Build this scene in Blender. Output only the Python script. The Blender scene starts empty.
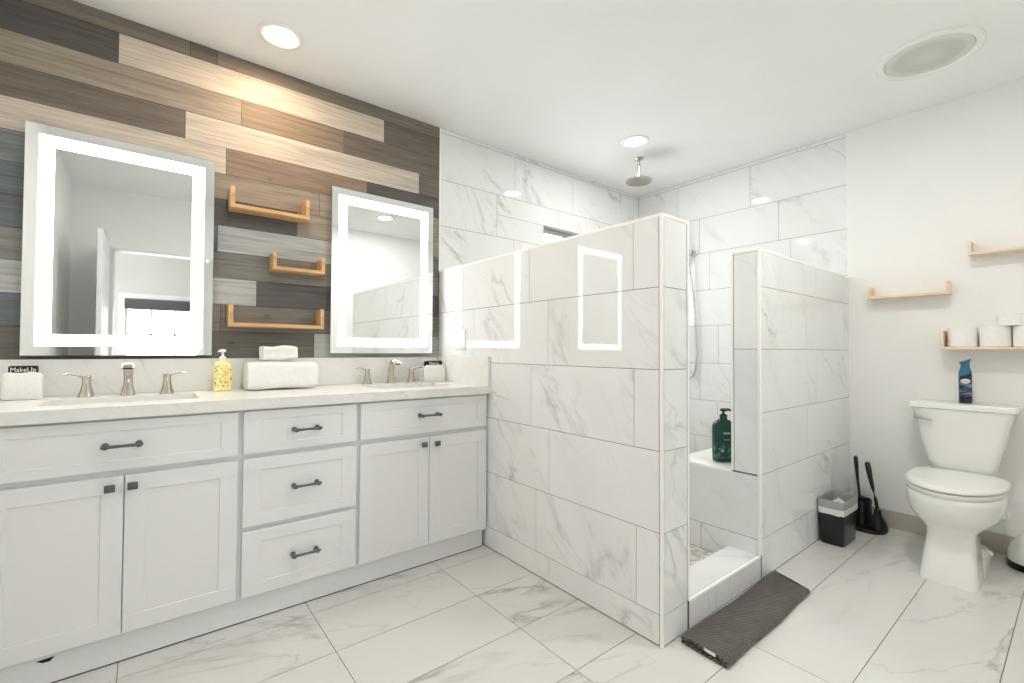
import bpy, bmesh, math, random
from mathutils import Vector, Matrix, Euler

R = random.Random(7)
PI = math.pi
SC = bpy.context.scene
COL = SC.collection

# ------------------------------------------------------------------ camera
CAM_H = 1.1004
YAW, PITCH, ROLL, FPX = 0.6736, 0.0191, 0.0048, 459.2


def make_camera():
    cy, sy = math.cos(YAW), math.sin(YAW)
    F, Rt, U = Vector((sy, cy, 0)), Vector((cy, -sy, 0)), Vector((0, 0, 1))
    F2 = F * math.cos(PITCH) + U * math.sin(PITCH)
    U2 = U * math.cos(PITCH) - F * math.sin(PITCH)
    R3 = Rt * math.cos(ROLL) + U2 * math.sin(ROLL)
    U3 = U2 * math.cos(ROLL) - Rt * math.sin(ROLL)
    cd = bpy.data.cameras.new('camera')
    cd.sensor_width = 36
    cd.lens = FPX * 36 / 1024
    cd.clip_start = 0.02
    co = bpy.data.objects.new('camera', cd)
    m = Matrix((R3, U3, -F2)).transposed().to_4x4()
    m.translation = (0, 0, CAM_H)
    co.matrix_world = m
    COL.objects.link(co)
    SC.camera = co


make_camera()

# ------------------------------------------------------------------ world, exposure
w = bpy.data.worlds.new('daylight')
SC.world = w
w.use_nodes = True
bgn = w.node_tree.nodes['Background']
bgn.inputs[0].default_value = (0.95, 0.98, 1.0, 1)
bgn.inputs[1].default_value = 8.0
SC.view_settings.view_transform = 'Standard'
SC.view_settings.look = 'None'
SC.view_settings.exposure = 0.18
SC.view_settings.gamma = 1.0
SC.view_settings.use_curve_mapping = False
cyc = SC.cycles
cyc.max_bounces = 14
cyc.diffuse_bounces = 8
cyc.glossy_bounces = 8
cyc.transmission_bounces = 8
cyc.sample_clamp_indirect = 6.0
cyc.caustics_reflective = False
cyc.caustics_refractive = False
cyc.use_denoising = True

LED_STRENGTH = 9.5    # the mirrors' light bands
# watts and colour of the ceiling downlights (the one at the plank wall is the warmest)
DOWN_WARM = (4.6, (1.0, 0.69, 0.40))
DOWN_SOFT = (6.2, (1.0, 0.96, 0.915))
FILL_WALK = (7.0, (1.0, 0.975, 0.945))  # added fill over the walkway, not one of the room's known lamps
DOWN_FRONT = (12.5, (1.0, 0.97, 0.935))


# ------------------------------------------------------------------ colours / materials
def lin(c):
    out = []
    for v in c:
        v = v / 255.0
        out.append(v / 12.92 if v <= 0.04045 else ((v + 0.055) / 1.055) ** 2.4)
    return tuple(out) + (1.0,)


class NT:
    def __init__(self, name):
        self.m = bpy.data.materials.new(name)
        self.m.use_nodes = True
        self.t = self.m.node_tree
        self.b = self.t.nodes['Principled BSDF']

    def n(self, typ, **kw):
        nd = self.t.nodes.new(typ)
        for k, v in kw.items():
            setattr(nd, k, v)
        return nd

    def l(self, a, b):
        self.t.links.new(a, b)

    def ramp(self, src, stops):
        r = self.n('ShaderNodeValToRGB')
        el = r.color_ramp.elements
        while len(el) < len(stops):
            el.new(0.5)
        for e, (p, c) in zip(el, stops):
            e.position = p
            e.color = c if len(c) == 4 else tuple(c) + (1,)
        self.l(src, r.inputs[0])
        return r.outputs[0]

    def math(self, op, a, b=None):
        m = self.n('ShaderNodeMath', operation=op)
        for i, v in enumerate((a, b)):
            if v is None:
                continue
            if isinstance(v, (int, float)):
                m.inputs[i].default_value = v
            else:
                self.l(v, m.inputs[i])
        return m.outputs[0]

    def mix(self, fac, a, b, mode='MIX'):
        m = self.n('ShaderNodeMix', data_type='RGBA', blend_type=mode)
        for sock, v in ((m.inputs[0], fac), (m.inputs[6], a), (m.inputs[7], b)):
            if isinstance(v, (int, float, tuple)):
                sock.default_value = v
            else:
                self.l(v, sock)
        return m.outputs[2]


def pmat(name, rgb, rough=0.5, metal=0.0, var=0.03, scale=9.0, bump=0.0, bscale=None, coat=0.0, spec=0.5, stretch=None):
    k = NT(name)
    tc = k.n('ShaderNodeTexCoord')
    vec = tc.outputs['Object']
    if stretch:
        mp = k.n('ShaderNodeMapping')
        mp.inputs['Scale'].default_value = stretch
        k.l(vec, mp.inputs[0])
        vec = mp.outputs[0]
    nz = k.n('ShaderNodeTexNoise')
    nz.inputs['Scale'].default_value = scale
    nz.inputs['Detail'].default_value = 4
    k.l(vec, nz.inputs['Vector'])
    c = lin(rgb)
    lo = tuple(min(1, x * (1 - var)) for x in c[:3]) + (1,)
    hi = tuple(min(1, x * (1 + var)) for x in c[:3]) + (1,)
    k.l(k.ramp(nz.outputs[0], [(0.3, lo), (0.7, hi)]), k.b.inputs['Base Color'])
    k.b.inputs['Roughness'].default_value = rough
    k.b.inputs['Metallic'].default_value = metal
    k.b.inputs['Coat Weight'].default_value = coat
    k.b.inputs['Specular IOR Level'].default_value = spec
    if bump:
        n2 = k.n('ShaderNodeTexNoise')
        n2.inputs['Scale'].default_value = bscale or scale * 6
        n2.inputs['Detail'].default_value = 3
        k.l(vec, n2.inputs['Vector'])
        bp = k.n('ShaderNodeBump')
        bp.inputs['Strength'].default_value = bump
        bp.inputs['Distance'].default_value = 0.004
        k.l(n2.outputs[0], bp.inputs['Height'])
        k.l(bp.outputs[0], k.b.inputs['Normal'])
    return k.m


def marble(name, base=(236, 238, 238), vein=(140, 141, 143), rough=0.035, strength=0.43, warm=(226, 220, 212), vscale=1.0, ang=0.9, mlo=0.47, mhi=0.64):
    """polished porcelain marble: veins run in each tile's own UV frame, moved by the tile's seed"""
    k = NT(name)
    uv = k.n('ShaderNodeUVMap')
    at = k.n('ShaderNodeAttribute', attribute_name='seed')
    mp = k.n('ShaderNodeMapping')
    m0 = k.n('ShaderNodeMapping')
    m0.inputs['Rotation'].default_value = (0, 0, ang)
    k.l(uv.outputs[0], m0.inputs[0])
    mp.inputs['Scale'].default_value = (0.75 * vscale, 2.0 * vscale, 1)
    k.l(m0.outputs[0], mp.inputs[0])
    sc = k.n('ShaderNodeVectorMath', operation='SCALE')
    sc.inputs['Scale'].default_value = 40.0
    k.l(at.outputs['Vector'], sc.inputs[0])
    ad = k.n('ShaderNodeVectorMath', operation='ADD')
    k.l(mp.outputs[0], ad.inputs[0])
    k.l(sc.outputs[0], ad.inputs[1])
    P = ad.outputs[0]

    def noise(scale, detail, dist, rough_=0.55):
        nz = k.n('ShaderNodeTexNoise')
        nz.inputs['Scale'].default_value = scale
        nz.inputs['Detail'].default_value = detail
        nz.inputs['Distortion'].default_value = dist
        nz.inputs['Roughness'].default_value = rough_
        k.l(P, nz.inputs['Vector'])
        return nz.outputs[0]

    def ridge(src, wdt):
        a = k.math('ABSOLUTE', k.math('SUBTRACT', src, 0.5))
        return k.ramp(a, [(0.0, (1, 1, 1)), (wdt * 0.35, (0.45, 0.45, 0.45)), (wdt, (0, 0, 0))])
    mask = k.ramp(noise(1.5, 2, 0.2), [(mlo, (0, 0, 0)), (mhi, (1, 1, 1))])
    v1 = k.mix(1.0, ridge(noise(0.95, 6, 0.45, 0.5), 0.016), mask, 'MULTIPLY')
    v2 = k.mix(1.0, ridge(noise(2.4, 6, 0.5, 0.55), 0.020), mask, 'MULTIPLY')
    cloud = k.ramp(noise(1.8, 4, 0.6), [(0.45, (0, 0, 0)), (0.8, (1, 1, 1))])
    c0 = k.mix(k.math('MULTIPLY', cloud, 0.09), lin(base), lin(vein))
    wmask = k.ramp(noise(0.9, 1, 0.0), [(0.5, (0, 0, 0)), (0.75, (1, 1, 1))])
    c0 = k.mix(k.math('MULTIPLY', wmask, 0.10), c0, lin(warm))
    f = k.math('MINIMUM', k.math('ADD', k.math('MULTIPLY', v1, strength), k.math('MULTIPLY', v2, strength * 0.55)), 1.0)
    c1 = k.mix(f, c0, lin(vein))
    k.l(c1, k.b.inputs['Base Color'])
    k.b.inputs['Roughness'].default_value = rough
    return k.m


def plank_mat():
    k = NT('reclaimed_plank')
    at = k.n('ShaderNodeAttribute', attribute_name='tone')
    sd = k.n('ShaderNodeAttribute', attribute_name='seed')
    uv = k.n('ShaderNodeUVMap')
    sc = k.n('ShaderNodeVectorMath', operation='SCALE')
    sc.inputs['Scale'].default_value = 30.0
    k.l(sd.outputs['Vector'], sc.inputs[0])
    ad = k.n('ShaderNodeVectorMath', operation='ADD')
    k.l(uv.outputs[0], ad.inputs[0])
    k.l(sc.outputs[0], ad.inputs[1])

    def st(x, y):
        mp = k.n('ShaderNodeMapping')
        mp.inputs['Scale'].default_value = (x, y, 1)
        k.l(ad.outputs[0], mp.inputs[0])
        return mp.outputs[0]

    def noise(vec, s, d, dist=0.0):
        nz = k.n('ShaderNodeTexNoise')
        nz.inputs['Scale'].default_value = s
        nz.inputs['Detail'].default_value = d
        nz.inputs['Distortion'].default_value = dist
        k.l(vec, nz.inputs['Vector'])
        return nz.outputs[0]
    g1 = noise(st(2.2, 60), 1.6, 6, 0.4)
    g2 = noise(st(1.2, 9), 2.0, 4, 0.8)
    g3 = noise(st(9, 220), 1.0, 2)
    fac = k.math('ADD', k.math('ADD', k.math('MULTIPLY', g1, 0.5), k.math('MULTIPLY', g2, 0.3)), k.math('MULTIPLY', g3, 0.2))
    shade = k.ramp(fac, [(0.34, (0.62, 0.62, 0.62)), (0.5, (0.98, 0.98, 0.98)), (0.66, (1.26, 1.26, 1.26))])
    c = k.mix(1.0, at.outputs['Color'], shade, 'MULTIPLY')
    # knots
    vo = k.n('ShaderNodeTexVoronoi')
    vo.inputs['Scale'].default_value = 3.4
    k.l(st(1.0, 1.8), vo.inputs['Vector'])
    kn = k.ramp(vo.outputs['Distance'], [(0.0, (1, 1, 1)), (0.035, (0.8, 0.8, 0.8)), (0.085, (0, 0, 0))])
    c = k.mix(k.math('MULTIPLY', kn, 0.6), c, lin((62, 48, 38)))
    k.l(c, k.b.inputs['Base Color'])
    k.b.inputs['Roughness'].default_value = 0.55
    bp = k.n('ShaderNodeBump')
    bp.inputs['Strength'].default_value = 0.12
    bp.inputs['Distance'].default_value = 0.002
    k.l(g1, bp.inputs['Height'])
    k.l(bp.outputs[0], k.b.inputs['Normal'])
    return k.m


def wood_mat(name, a, b, axis=0, rough=0.5):
    k = NT(name)
    tc = k.n('ShaderNodeTexCoord')
    mp = k.n('ShaderNodeMapping')
    s = [40, 40, 40]
    s[axis] = 3
    mp.inputs['Scale'].default_value = s
    k.l(tc.outputs['Object'], mp.inputs[0])
    nz = k.n('ShaderNodeTexNoise')
    nz.inputs['Scale'].default_value = 1.0
    nz.inputs['Detail'].default_value = 5
    nz.inputs['Distortion'].default_value = 0.7
    k.l(mp.outputs[0], nz.inputs['Vector'])
    k.l(k.ramp(nz.outputs[0], [(0.3, lin(a)), (0.7, lin(b))]), k.b.inputs['Base Color'])
    k.b.inputs['Roughness'].default_value = rough
    return k.m


def emit_mat(name, col, strength):
    k = NT(name)
    k.b.inputs['Base Color'].default_value = (0.9, 0.9, 0.9, 1)
    k.b.inputs['Emission Color'].default_value = tuple(col) + (1,)
    k.b.inputs['Emission Strength'].default_value = strength
    return k.m


def mirror_mat(name, rough=0.0, tint=(0.93, 0.95, 0.95)):
    k = NT(name)
    k.b.inputs['Base Color'].default_value = tint + (1,)
    k.b.inputs['Metallic'].default_value = 1.0
    k.b.inputs['Roughness'].default_value = rough
    return k.m


def glass_mat(name):
    """thin clear pane: mostly straight through, a little mirror reflection"""
    k = NT(name)
    tr = k.n('ShaderNodeBsdfTransparent')
    tr.inputs[0].default_value = (0.96, 0.98, 0.97, 1)
    gl = k.n('ShaderNodeBsdfGlossy')
    gl.inputs['Roughness'].default_value = 0.01
    mx = k.n('ShaderNodeMixShader')
    mx.inputs[0].default_value = 0.05
    k.l(tr.outputs[0], mx.inputs[1])
    k.l(gl.outputs[0], mx.inputs[2])
    out = [n for n in k.t.nodes if n.type == 'OUTPUT_MATERIAL'][0]
    k.t.nodes.remove(k.b)
    k.l(mx.outputs[0], out.inputs[0])
    return k.m


def mosaic_mat():
    k = NT('pebble_mosaic')
    tc = k.n('ShaderNodeTexCoord')
    v1 = k.n('ShaderNodeTexVoronoi')
    v1.inputs['Scale'].default_value = 42
    k.l(tc.outputs['Object'], v1.inputs['Vector'])
    v2 = k.n('ShaderNodeTexVoronoi', feature='DISTANCE_TO_EDGE')
    v2.inputs['Scale'].default_value = 42
    k.l(tc.outputs['Object'], v2.inputs['Vector'])
    sep = k.n('ShaderNodeSeparateColor')
    k.l(v1.outputs['Color'], sep.inputs[0])
    c = k.ramp(sep.outputs[0], [(0.0, lin((150, 138, 122))), (0.35, lin((206, 198, 186))), (0.7, lin((228, 224, 216))), (1.0, lin((176, 172, 166)))])
    e = k.ramp(v2.outputs['Distance'], [(0.03, (1, 1, 1)), (0.09, (0, 0, 0))])
    k.l(k.mix(e, c, lin((186, 182, 174))), k.b.inputs['Base Color'])
    k.b.inputs['Roughness'].default_value = 0.35
    return k.m


def soap_mat():
    k = NT('yellow_floral_soap')
    tc = k.n('ShaderNodeTexCoord')
    v1 = k.n('ShaderNodeTexVoronoi')
    v1.inputs['Scale'].default_value = 95
    k.l(tc.outputs['Object'], v1.inputs['Vector'])
    sep = k.n('ShaderNodeSeparateColor')
    k.l(v1.outputs['Color'], sep.inputs[0])
    c = k.ramp(sep.outputs[0], [(0.0, lin((98, 150, 70))), (0.2, lin((150, 176, 96))), (0.3, lin((240, 228, 130))), (0.55, lin((242, 234, 150))), (0.8, lin((236, 140, 60))), (1.0, lin((222, 84, 70)))])
    d = k.ramp(v1.outputs['Distance'], [(0.36, (1, 1, 1)), (0.52, (0, 0, 0))])
    sx = k.n('ShaderNodeSeparateXYZ')
    k.l(tc.outputs['Object'], sx.inputs[0])
    band = k.math('MULTIPLY', k.math('GREATER_THAN', sx.outputs[2], 0.022), k.math('LESS_THAN', sx.outputs[2], 0.118))
    k.l(k.mix(k.math('MULTIPLY', d, band), lin((240, 234, 160)), c), k.b.inputs['Base Color'])
    k.b.inputs['Roughness'].default_value = 0.12
    return k.m


def shampoo_mat():
    k = NT('dark_green_bottle')
    tc = k.n('ShaderNodeTexCoord')
    sx = k.n('ShaderNodeSeparateXYZ')
    k.l(tc.outputs['Object'], sx.inputs[0])
    v1 = k.n('ShaderNodeTexVoronoi')
    v1.inputs['Scale'].default_value = 60
    k.l(tc.outputs['Object'], v1.inputs['Vector'])
    low = k.ramp(sx.outputs[2], [(0.0, (0, 0, 0)), (0.02, (0, 0, 0)), (0.03, (1, 1, 1)), (0.085, (1, 1, 1)), (0.10, (0, 0, 0))])
    sep = k.n('ShaderNodeSeparateColor')
    k.l(v1.outputs['Color'], sep.inputs[0])
    leaf = k.ramp(sep.outputs[0], [(0.45, (0, 0, 0)), (0.5, (1, 1, 1))])
    f = k.math('MULTIPLY', k.math('MULTIPLY', low, leaf), 0.7)
    k.l(k.mix(f, lin((16, 62, 54)), lin((70, 138, 96))), k.b.inputs['Base Color'])
    k.b.inputs['Roughness'].default_value = 0.18
    return k.m


def freshener_mat():
    k = NT('blue_aerosol_print')
    tc = k.n('ShaderNodeTexCoord')
    sx = k.n('ShaderNodeSeparateXYZ')
    k.l(tc.outputs['Object'], sx.inputs[0])
    mp = k.n('ShaderNodeMapping')
    mp.inputs['Rotation'].default_value = (0, 0.5, 0.3)
    mp.inputs['Scale'].default_value = (14, 14, 60)
    k.l(tc.outputs['Object'], mp.inputs[0])
    nz = k.n('ShaderNodeTexNoise')
    nz.inputs['Scale'].default_value = 1.0
    nz.inputs['Detail'].default_value = 4
    nz.inputs['Distortion'].default_value = 1.2
    k.l(mp.outputs[0], nz.inputs['Vector'])
    sky = k.ramp(nz.outputs[0], [(0.35, lin((30, 38, 54))), (0.52, lin((70, 92, 122))), (0.7, lin((168, 184, 200)))])
    z = k.ramp(sx.outputs[2], [(0.0, (0, 0, 0)), (0.03, (0, 0, 0)), (0.05, (1, 1, 1)), (0.10, (0.9, 0.9, 0.9)), (0.12, (0.1, 0.1, 0.1))])
    k.l(k.mix(z, lin((26, 28, 36)), sky), k.b.inputs['Base Color'])
    k.b.inputs['Roughness'].default_value = 0.25
    return k.m


def mat_rug():
    k = NT('ribbed_charcoal_cotton')
    tc = k.n('ShaderNodeTexCoord')
    mp = k.n('ShaderNodeMapping')
    mp.inputs['Rotation'].default_value = (0, 0, 0.92)
    k.l(tc.outputs['Object'], mp.inputs[0])
    wv = k.n('ShaderNodeTexWave', wave_type='BANDS', bands_direction='Y')
    wv.inputs['Scale'].default_value = 26
    wv.inputs['Distortion'].default_value = 0.15
    wv.inputs['Detail'].default_value = 2
    k.l(mp.outputs[0], wv.inputs['Vector'])
    nz = k.n('ShaderNodeTexNoise')
    nz.inputs['Scale'].default_value = 30
    nz.inputs['Detail'].default_value = 5
    k.l(tc.outputs['Object'], nz.inputs['Vector'])
    c = k.mix(nz.outputs[0], lin((104, 100, 96)), lin((140, 136, 131)))
    c = k.mix(k.math('MULTIPLY', wv.outputs[0], 0.75), c, lin((70, 66, 62)))
    k.l(c, k.b.inputs['Base Color'])
    k.b.inputs['Roughness'].default_value = 0.95
    k.b.inputs['Specular IOR Level'].default_value = 0.1
    bp = k.n('ShaderNodeBump')
    bp.inputs['Strength'].default_value = 0.7
    bp.inputs['Distance'].default_value = 0.006
    k.l(wv.outputs[0], bp.inputs['Height'])
    k.l(bp.outputs[0], k.b.inputs['Normal'])
    return k.m


def grille_mat():
    k = NT('perforated_grille')
    tc = k.n('ShaderNodeTexCoord')
    v1 = k.n('ShaderNodeTexVoronoi')
    v1.inputs['Scale'].default_value = 170
    v1.inputs['Randomness'].default_value = 0.0
    k.l(tc.outputs['Object'], v1.inputs['Vector'])
    k.l(k.ramp(v1.outputs['Distance'], [(0.24, lin((158, 158, 152))), (0.40, lin((214, 214, 208)))]), k.b.inputs['Base Color'])
    k.b.inputs['Roughness'].default_value = 0.6
    return k.m


M = dict(
    tile=marble('marble_wall_tile'),
    floor=marble('marble_floor_tile', base=(219, 218, 215), vein=(136, 135, 133), rough=0.07, strength=0.55, vscale=0.9, ang=0.35, mlo=0.42, mhi=0.6),
    counter=marble('quartz_counter', base=(232, 232, 229), vein=(176, 176, 172), rough=0.25, strength=0.4, vscale=4.5),
    grout=pmat('grey_grout', (110, 109, 106), 0.9, var=0.05),
    grout_dark=pmat('floor_grout', (128, 125, 120), 0.9, var=0.05),
    plank=plank_mat(),
    gap=pmat('dark_plank_gap', (44, 38, 33), 0.9),
    paint=pmat('white_wall_paint', (238, 238, 236), 0.55, var=0.012, scale=3, bump=0.03, bscale=160, spec=0.3),
    ceil=pmat('white_ceiling_paint', (238, 239, 238), 0.7, var=0.012, scale=3, bump=0.03, bscale=160, spec=0.2),
    bedroom=pmat('grey_bedroom_paint', (205, 203, 198), 0.7, var=0.02, scale=3),
    trim=pmat('white_tile_edge', (250, 250, 248), 0.3, var=0.01),
    cabinet=pmat('white_cabinet_lacquer', (229, 230, 231), 0.32, var=0.012, scale=4),
    carcass=pmat('cabinet_frame_lacquer', (222, 223, 223), 0.4, var=0.02),
    pewter=pmat('dark_pewter', (104, 102, 98), 0.4, 0.6, var=0.08, scale=40),
    nickel=pmat('brushed_nickel', (196, 190, 178), 0.22, 1.0, var=0.05, scale=30),
    chrome=pmat('chrome', (214, 214, 212), 0.1, 1.0, var=0.02),
    slot=pmat('dark_opening', (30, 30, 30), 0.5),
    shelf=wood_mat('golden_pine', (188, 146, 98), (224, 184, 132), 0, 0.45),
    shelf_y=wood_mat('pale_pine', (226, 200, 172), (242, 226, 206), 1, 0.5),
    mirror=mirror_mat('mirror_silver'),
    mirror_edge=mirror_mat('etched_mirror_border', 0.03, (0.94, 0.96, 0.96)),
    led=emit_mat('mirror_led_band', (0.92, 0.97, 1.0), LED_STRENGTH),
    dot=emit_mat('touch_dot', (1, 1, 1), 2.0),
    lamp=emit_mat('downlight_diffuser', (1.0, 0.95, 0.87), 14.0),
    alu=pmat('grey_aluminium', (168, 172, 174), 0.4, 0.6),
    porcelain=pmat('white_porcelain', (238, 238, 235), 0.08, var=0.008, coat=0.3),
    plastic=pmat('white_plastic', (238, 238, 235), 0.25, var=0.01),
    black=pmat('black_plastic', (22, 22, 23), 0.3, var=0.1),
    blackcloth=pmat('black_terry', (30, 30, 32), 0.95, var=0.15, scale=80, bump=0.5, bscale=400),
    terry=pmat('white_terry', (242, 242, 240), 0.95, var=0.03, scale=60, bump=0.6, bscale=350, spec=0.1),
    paper=pmat('toilet_tissue', (242, 240, 237), 0.95, var=0.02, scale=50, bump=0.3, bscale=200, spec=0.1),
    card=pmat('cardboard_core', (168, 140, 108), 0.9),
    liner=pmat('grey_bin_liner', (160, 160, 158), 0.35, var=0.08, scale=25, bump=0.6, bscale=45),
    liner_white=pmat('white_bin_liner', (232, 232, 230), 0.35, var=0.04, scale=25, bump=0.6, bscale=45),
    soap=soap_mat(), shampoo=shampoo_mat(), freshener=freshener_mat(), rug=mat_rug(), grille=grille_mat(),
    teal=pmat('teal_plastic', (44, 108, 138), 0.3, var=0.08),
    label=pmat('pale_label', (232, 230, 230), 0.5, var=0.02),
    print=pmat('faded_print', (142, 172, 160), 0.4, var=0.05),
    vinyl=pmat('pale_window_vinyl', (206, 212, 214), 0.4, var=0.02),
    navy=pmat('navy_print', (60, 64, 92), 0.5),
    base_tile=pmat('grey_beige_base_tile', (196, 190, 180), 0.2, var=0.06, scale=5),
    mosaic=mosaic_mat(), glass=glass_mat('clear_glass'),
    shade=pmat('dark_shade_fabric', (88, 88, 88), 0.9, var=0.1, scale=30),
    muntin=pmat('grey_muntin', (150, 150, 150), 0.5),
    carpet=pmat('beige_carpet', (190, 182, 170), 0.95, var=0.1, scale=80),
    tagmat=pmat('white_fabric_tag', (240, 240, 238), 0.9),
)


# ------------------------------------------------------------------ mesh building
class MB:
    def __init__(self):
        self.v, self.f, self.uv, self.seed, self.tone, self.mi = [], [], [], [], [], []

    def face(self, idx, uv=None, seed=(0, 0, 0), tone=(1, 1, 1), mi=0):
        self.f.append(idx)
        self.uv.append(uv or [(0, 0)] * len(idx))
        self.seed.append(seed)
        self.tone.append(tone)
        self.mi.append(mi)

    def add_bm(self, bm, mi=0, mat=None):
        b = len(self.v)
        bm.verts.ensure_lookup_table()
        bm.verts.index_update()
        for v in bm.verts:
            self.v.append(tuple(mat @ v.co) if mat else tuple(v.co))
        for f in bm.faces:
            co = [v.co for v in f.verts]
            n = f.normal
            ax = max(range(3), key=lambda i: abs(n[i]))
            a, c = [(1, 2), (0, 2), (0, 1)][ax]
            self.face([b + v.index for v in f.verts], [(p[a], p[c]) for p in co], mi=mi)
        bm.free()

    def box(self, x0, x1, y0, y1, z0, z1, bev=0.0, seg=2, mi=0, mat=None):
        bm = bmesh.new()
        bmesh.ops.create_cube(bm, size=1)
        for v in bm.verts:
            v.co = Vector(((x0 + x1) / 2 + v.co.x * (x1 - x0), (y0 + y1) / 2 + v.co.y * (y1 - y0), (z0 + z1) / 2 + v.co.z * (z1 - z0)))
        if bev > 0:
            bmesh.ops.bevel(bm, geom=list(bm.edges), offset=bev, segments=seg, affect='EDGES', profile=0.5)
        bm.normal_update()
        self.add_bm(bm, mi, mat)

    def rings(self, rings, cap0=True, cap1=True, closed=True, mi=0):
        """loft between point rings of equal length"""
        b = len(self.v)
        n = len(rings[0])
        for r in rings:
            self.v.extend(tuple(p) for p in r)
        for i in range(len(rings) - 1):
            for j in range(n if closed else n - 1):
                a0, a1 = b + i * n + j, b + i * n + (j + 1) % n
                self.face([a0, a1, a1 + n, a0 + n], mi=mi)
        if cap0:
            self.face([b + j for j in reversed(range(n))], mi=mi)
        if cap1:
            self.face([b + (len(rings) - 1) * n + j for j in range(n)], mi=mi)

    def lathe(self, prof, c=(0, 0, 0), n=32, axis='Z', cap0=True, cap1=True, sx=1.0, sy=1.0, mi=0):
        rr = []
        for r, h in prof:
            ring = []
            for j in range(n):
                a = 2 * PI * j / n
                p = (r * sx * math.cos(a), r * sy * math.sin(a), h)
                if axis == 'X':
                    p = (h, p[0], p[1])
                elif axis == 'Y':
                    p = (p[1], h, p[0])
                ring.append((c[0] + p[0], c[1] + p[1], c[2] + p[2]))
            rr.append(ring)
        self.rings(rr, cap0, cap1, mi=mi)

    def tube(self, pts, rad, n=10, rb=None, up=(0, 0, 1), mi=0, power=2.0):
        """sweep; rad / rb: half sizes across and along the up direction (number or list)"""
        pts = [Vector(p) for p in pts]
        m = len(pts)
        ra = rad if isinstance(rad, (list, tuple)) else [rad] * m
        rbv = rb if isinstance(rb, (list, tuple)) else ([rb] * m if rb else ra)
        rr = []
        for i, p in enumerate(pts):
            t = (pts[min(i + 1, m - 1)] - pts[max(i - 1, 0)]).normalized()
            u = Vector(up)
            if abs(u.dot(t)) > 0.97:
                u = Vector((0, 1, 0)) if abs(t.y) < 0.9 else Vector((1, 0, 0))
            s = t.cross(u).normalized()
            q = s.cross(t).normalized()
            rr.append([p + s * ra[i] * spow(math.cos(2 * PI * j / n), power) + q * rbv[i] * spow(math.sin(2 * PI * j / n), power) for j in range(n)])
        self.rings(rr, mi=mi)

    def prism(self, poly, axis, a, b, mi=0):
        """poly in the two other axes (in order), extruded along axis from a to b"""
        def P(p, h):
            return {0: (h, p[0], p[1]), 1: (p[0], h, p[1]), 2: (p[0], p[1], h)}[axis]
        self.rings([[P(p, a) for p in poly], [P(p, b) for p in poly]], mi=mi)

    def build(self, name, mats, parent=None, smooth=True, loc=None, angle=38, mods=()):
        me = bpy.data.meshes.new(name)
        me.from_pydata([tuple(p) for p in self.v], [], self.f)
        uvl = me.uv_layers.new(name='UVMap')
        i = 0
        for fu in self.uv:
            for c in fu:
                uvl.data[i].uv = c
                i += 1
        for nm, src in (('seed', self.seed), ('tone', self.tone)):
            at = me.attributes.new(nm, 'FLOAT_COLOR', 'FACE')
            for k, c in enumerate(src):
                at.data[k].color = (c[0], c[1], c[2], 1.0)
        for m in (mats if isinstance(mats, (list, tuple)) else [mats]):
            me.materials.append(m)
        for p, k in zip(me.polygons, self.mi):
            p.material_index = k
            p.use_smooth = smooth
        bm = bmesh.new()
        bm.from_mesh(me)
        bmesh.ops.recalc_face_normals(bm, faces=bm.faces)
        bm.to_mesh(me)
        bm.free()
        if smooth:
            me.set_sharp_from_angle(angle=math.radians(angle))
        o = bpy.data.objects.new(name, me)
        COL.objects.link(o)
        if parent:
            o.parent = parent
        if loc:
            o.location = loc
        return o


def spow(v, p):
    return math.copysign(abs(v) ** (2.0 / p), v)


def superring(cx, cy, z, ax, ay, p=2.0, n=40):
    return [(cx + ax * spow(math.cos(2 * PI * j / n), p), cy + ay * spow(math.sin(2 * PI * j / n), p), z) for j in range(n)]


def thing(name, label, cat, loc=(0, 0, 0), rz=0.0, group=None):
    o = bpy.data.objects.new(name, None)
    o.empty_display_size = 0.05
    o.location = loc
    o.rotation_euler = (0, 0, rz)
    COL.objects.link(o)
    return tag(o, label, cat, group)


def tag(o, label, cat, group=None):
    o['label'] = label
    o['category'] = cat
    if group:
        o['group'] = group
    return o


def struct(o):
    o['kind'] = 'structure'
    return o


def text_mesh(name, s, size, mat, parent, loc, rot, extrude=0.0004, align='CENTER', sx=1.0):
    cu = bpy.data.curves.new(name, 'FONT')
    cu.body = s
    cu.size = size
    cu.extrude = extrude
    cu.align_x = align
    cu.align_y = 'CENTER'
    tmp = bpy.data.objects.new(name + '_tmp', cu)
    COL.objects.link(tmp)
    dg = bpy.context.evaluated_depsgraph_get()
    dg.update()
    me = bpy.data.meshes.new_from_object(tmp.evaluated_get(dg))
    COL.objects.unlink(tmp)
    bpy.data.objects.remove(tmp)
    me.materials.clear()
    me.materials.append(mat)
    o = bpy.data.objects.new(name, me)
    COL.objects.link(o)
    o.parent = parent
    o.location = loc
    o.rotation_euler = rot
    o.scale = (sx, 1, 1)
    return o


# ------------------------------------------------------------------ room numbers
H = 2.58
YW = 2.673                      # vanity wall
XL, XR = 1.512, 1.6964          # long pony wall
YF = 0.994                      # front plane of both pony walls
X2 = 2.335                      # end of the return pony wall
Y2 = 1.1325                     # its back
XB = 3.682                      # right wall
ZP, ZP2 = 1.620, 1.604
XLEFT = -0.535
YREAR = -0.36
WX0, WX1, WZ0, WZ1 = 2.448, 3.05, 1.36, 2.09      # shower window


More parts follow.
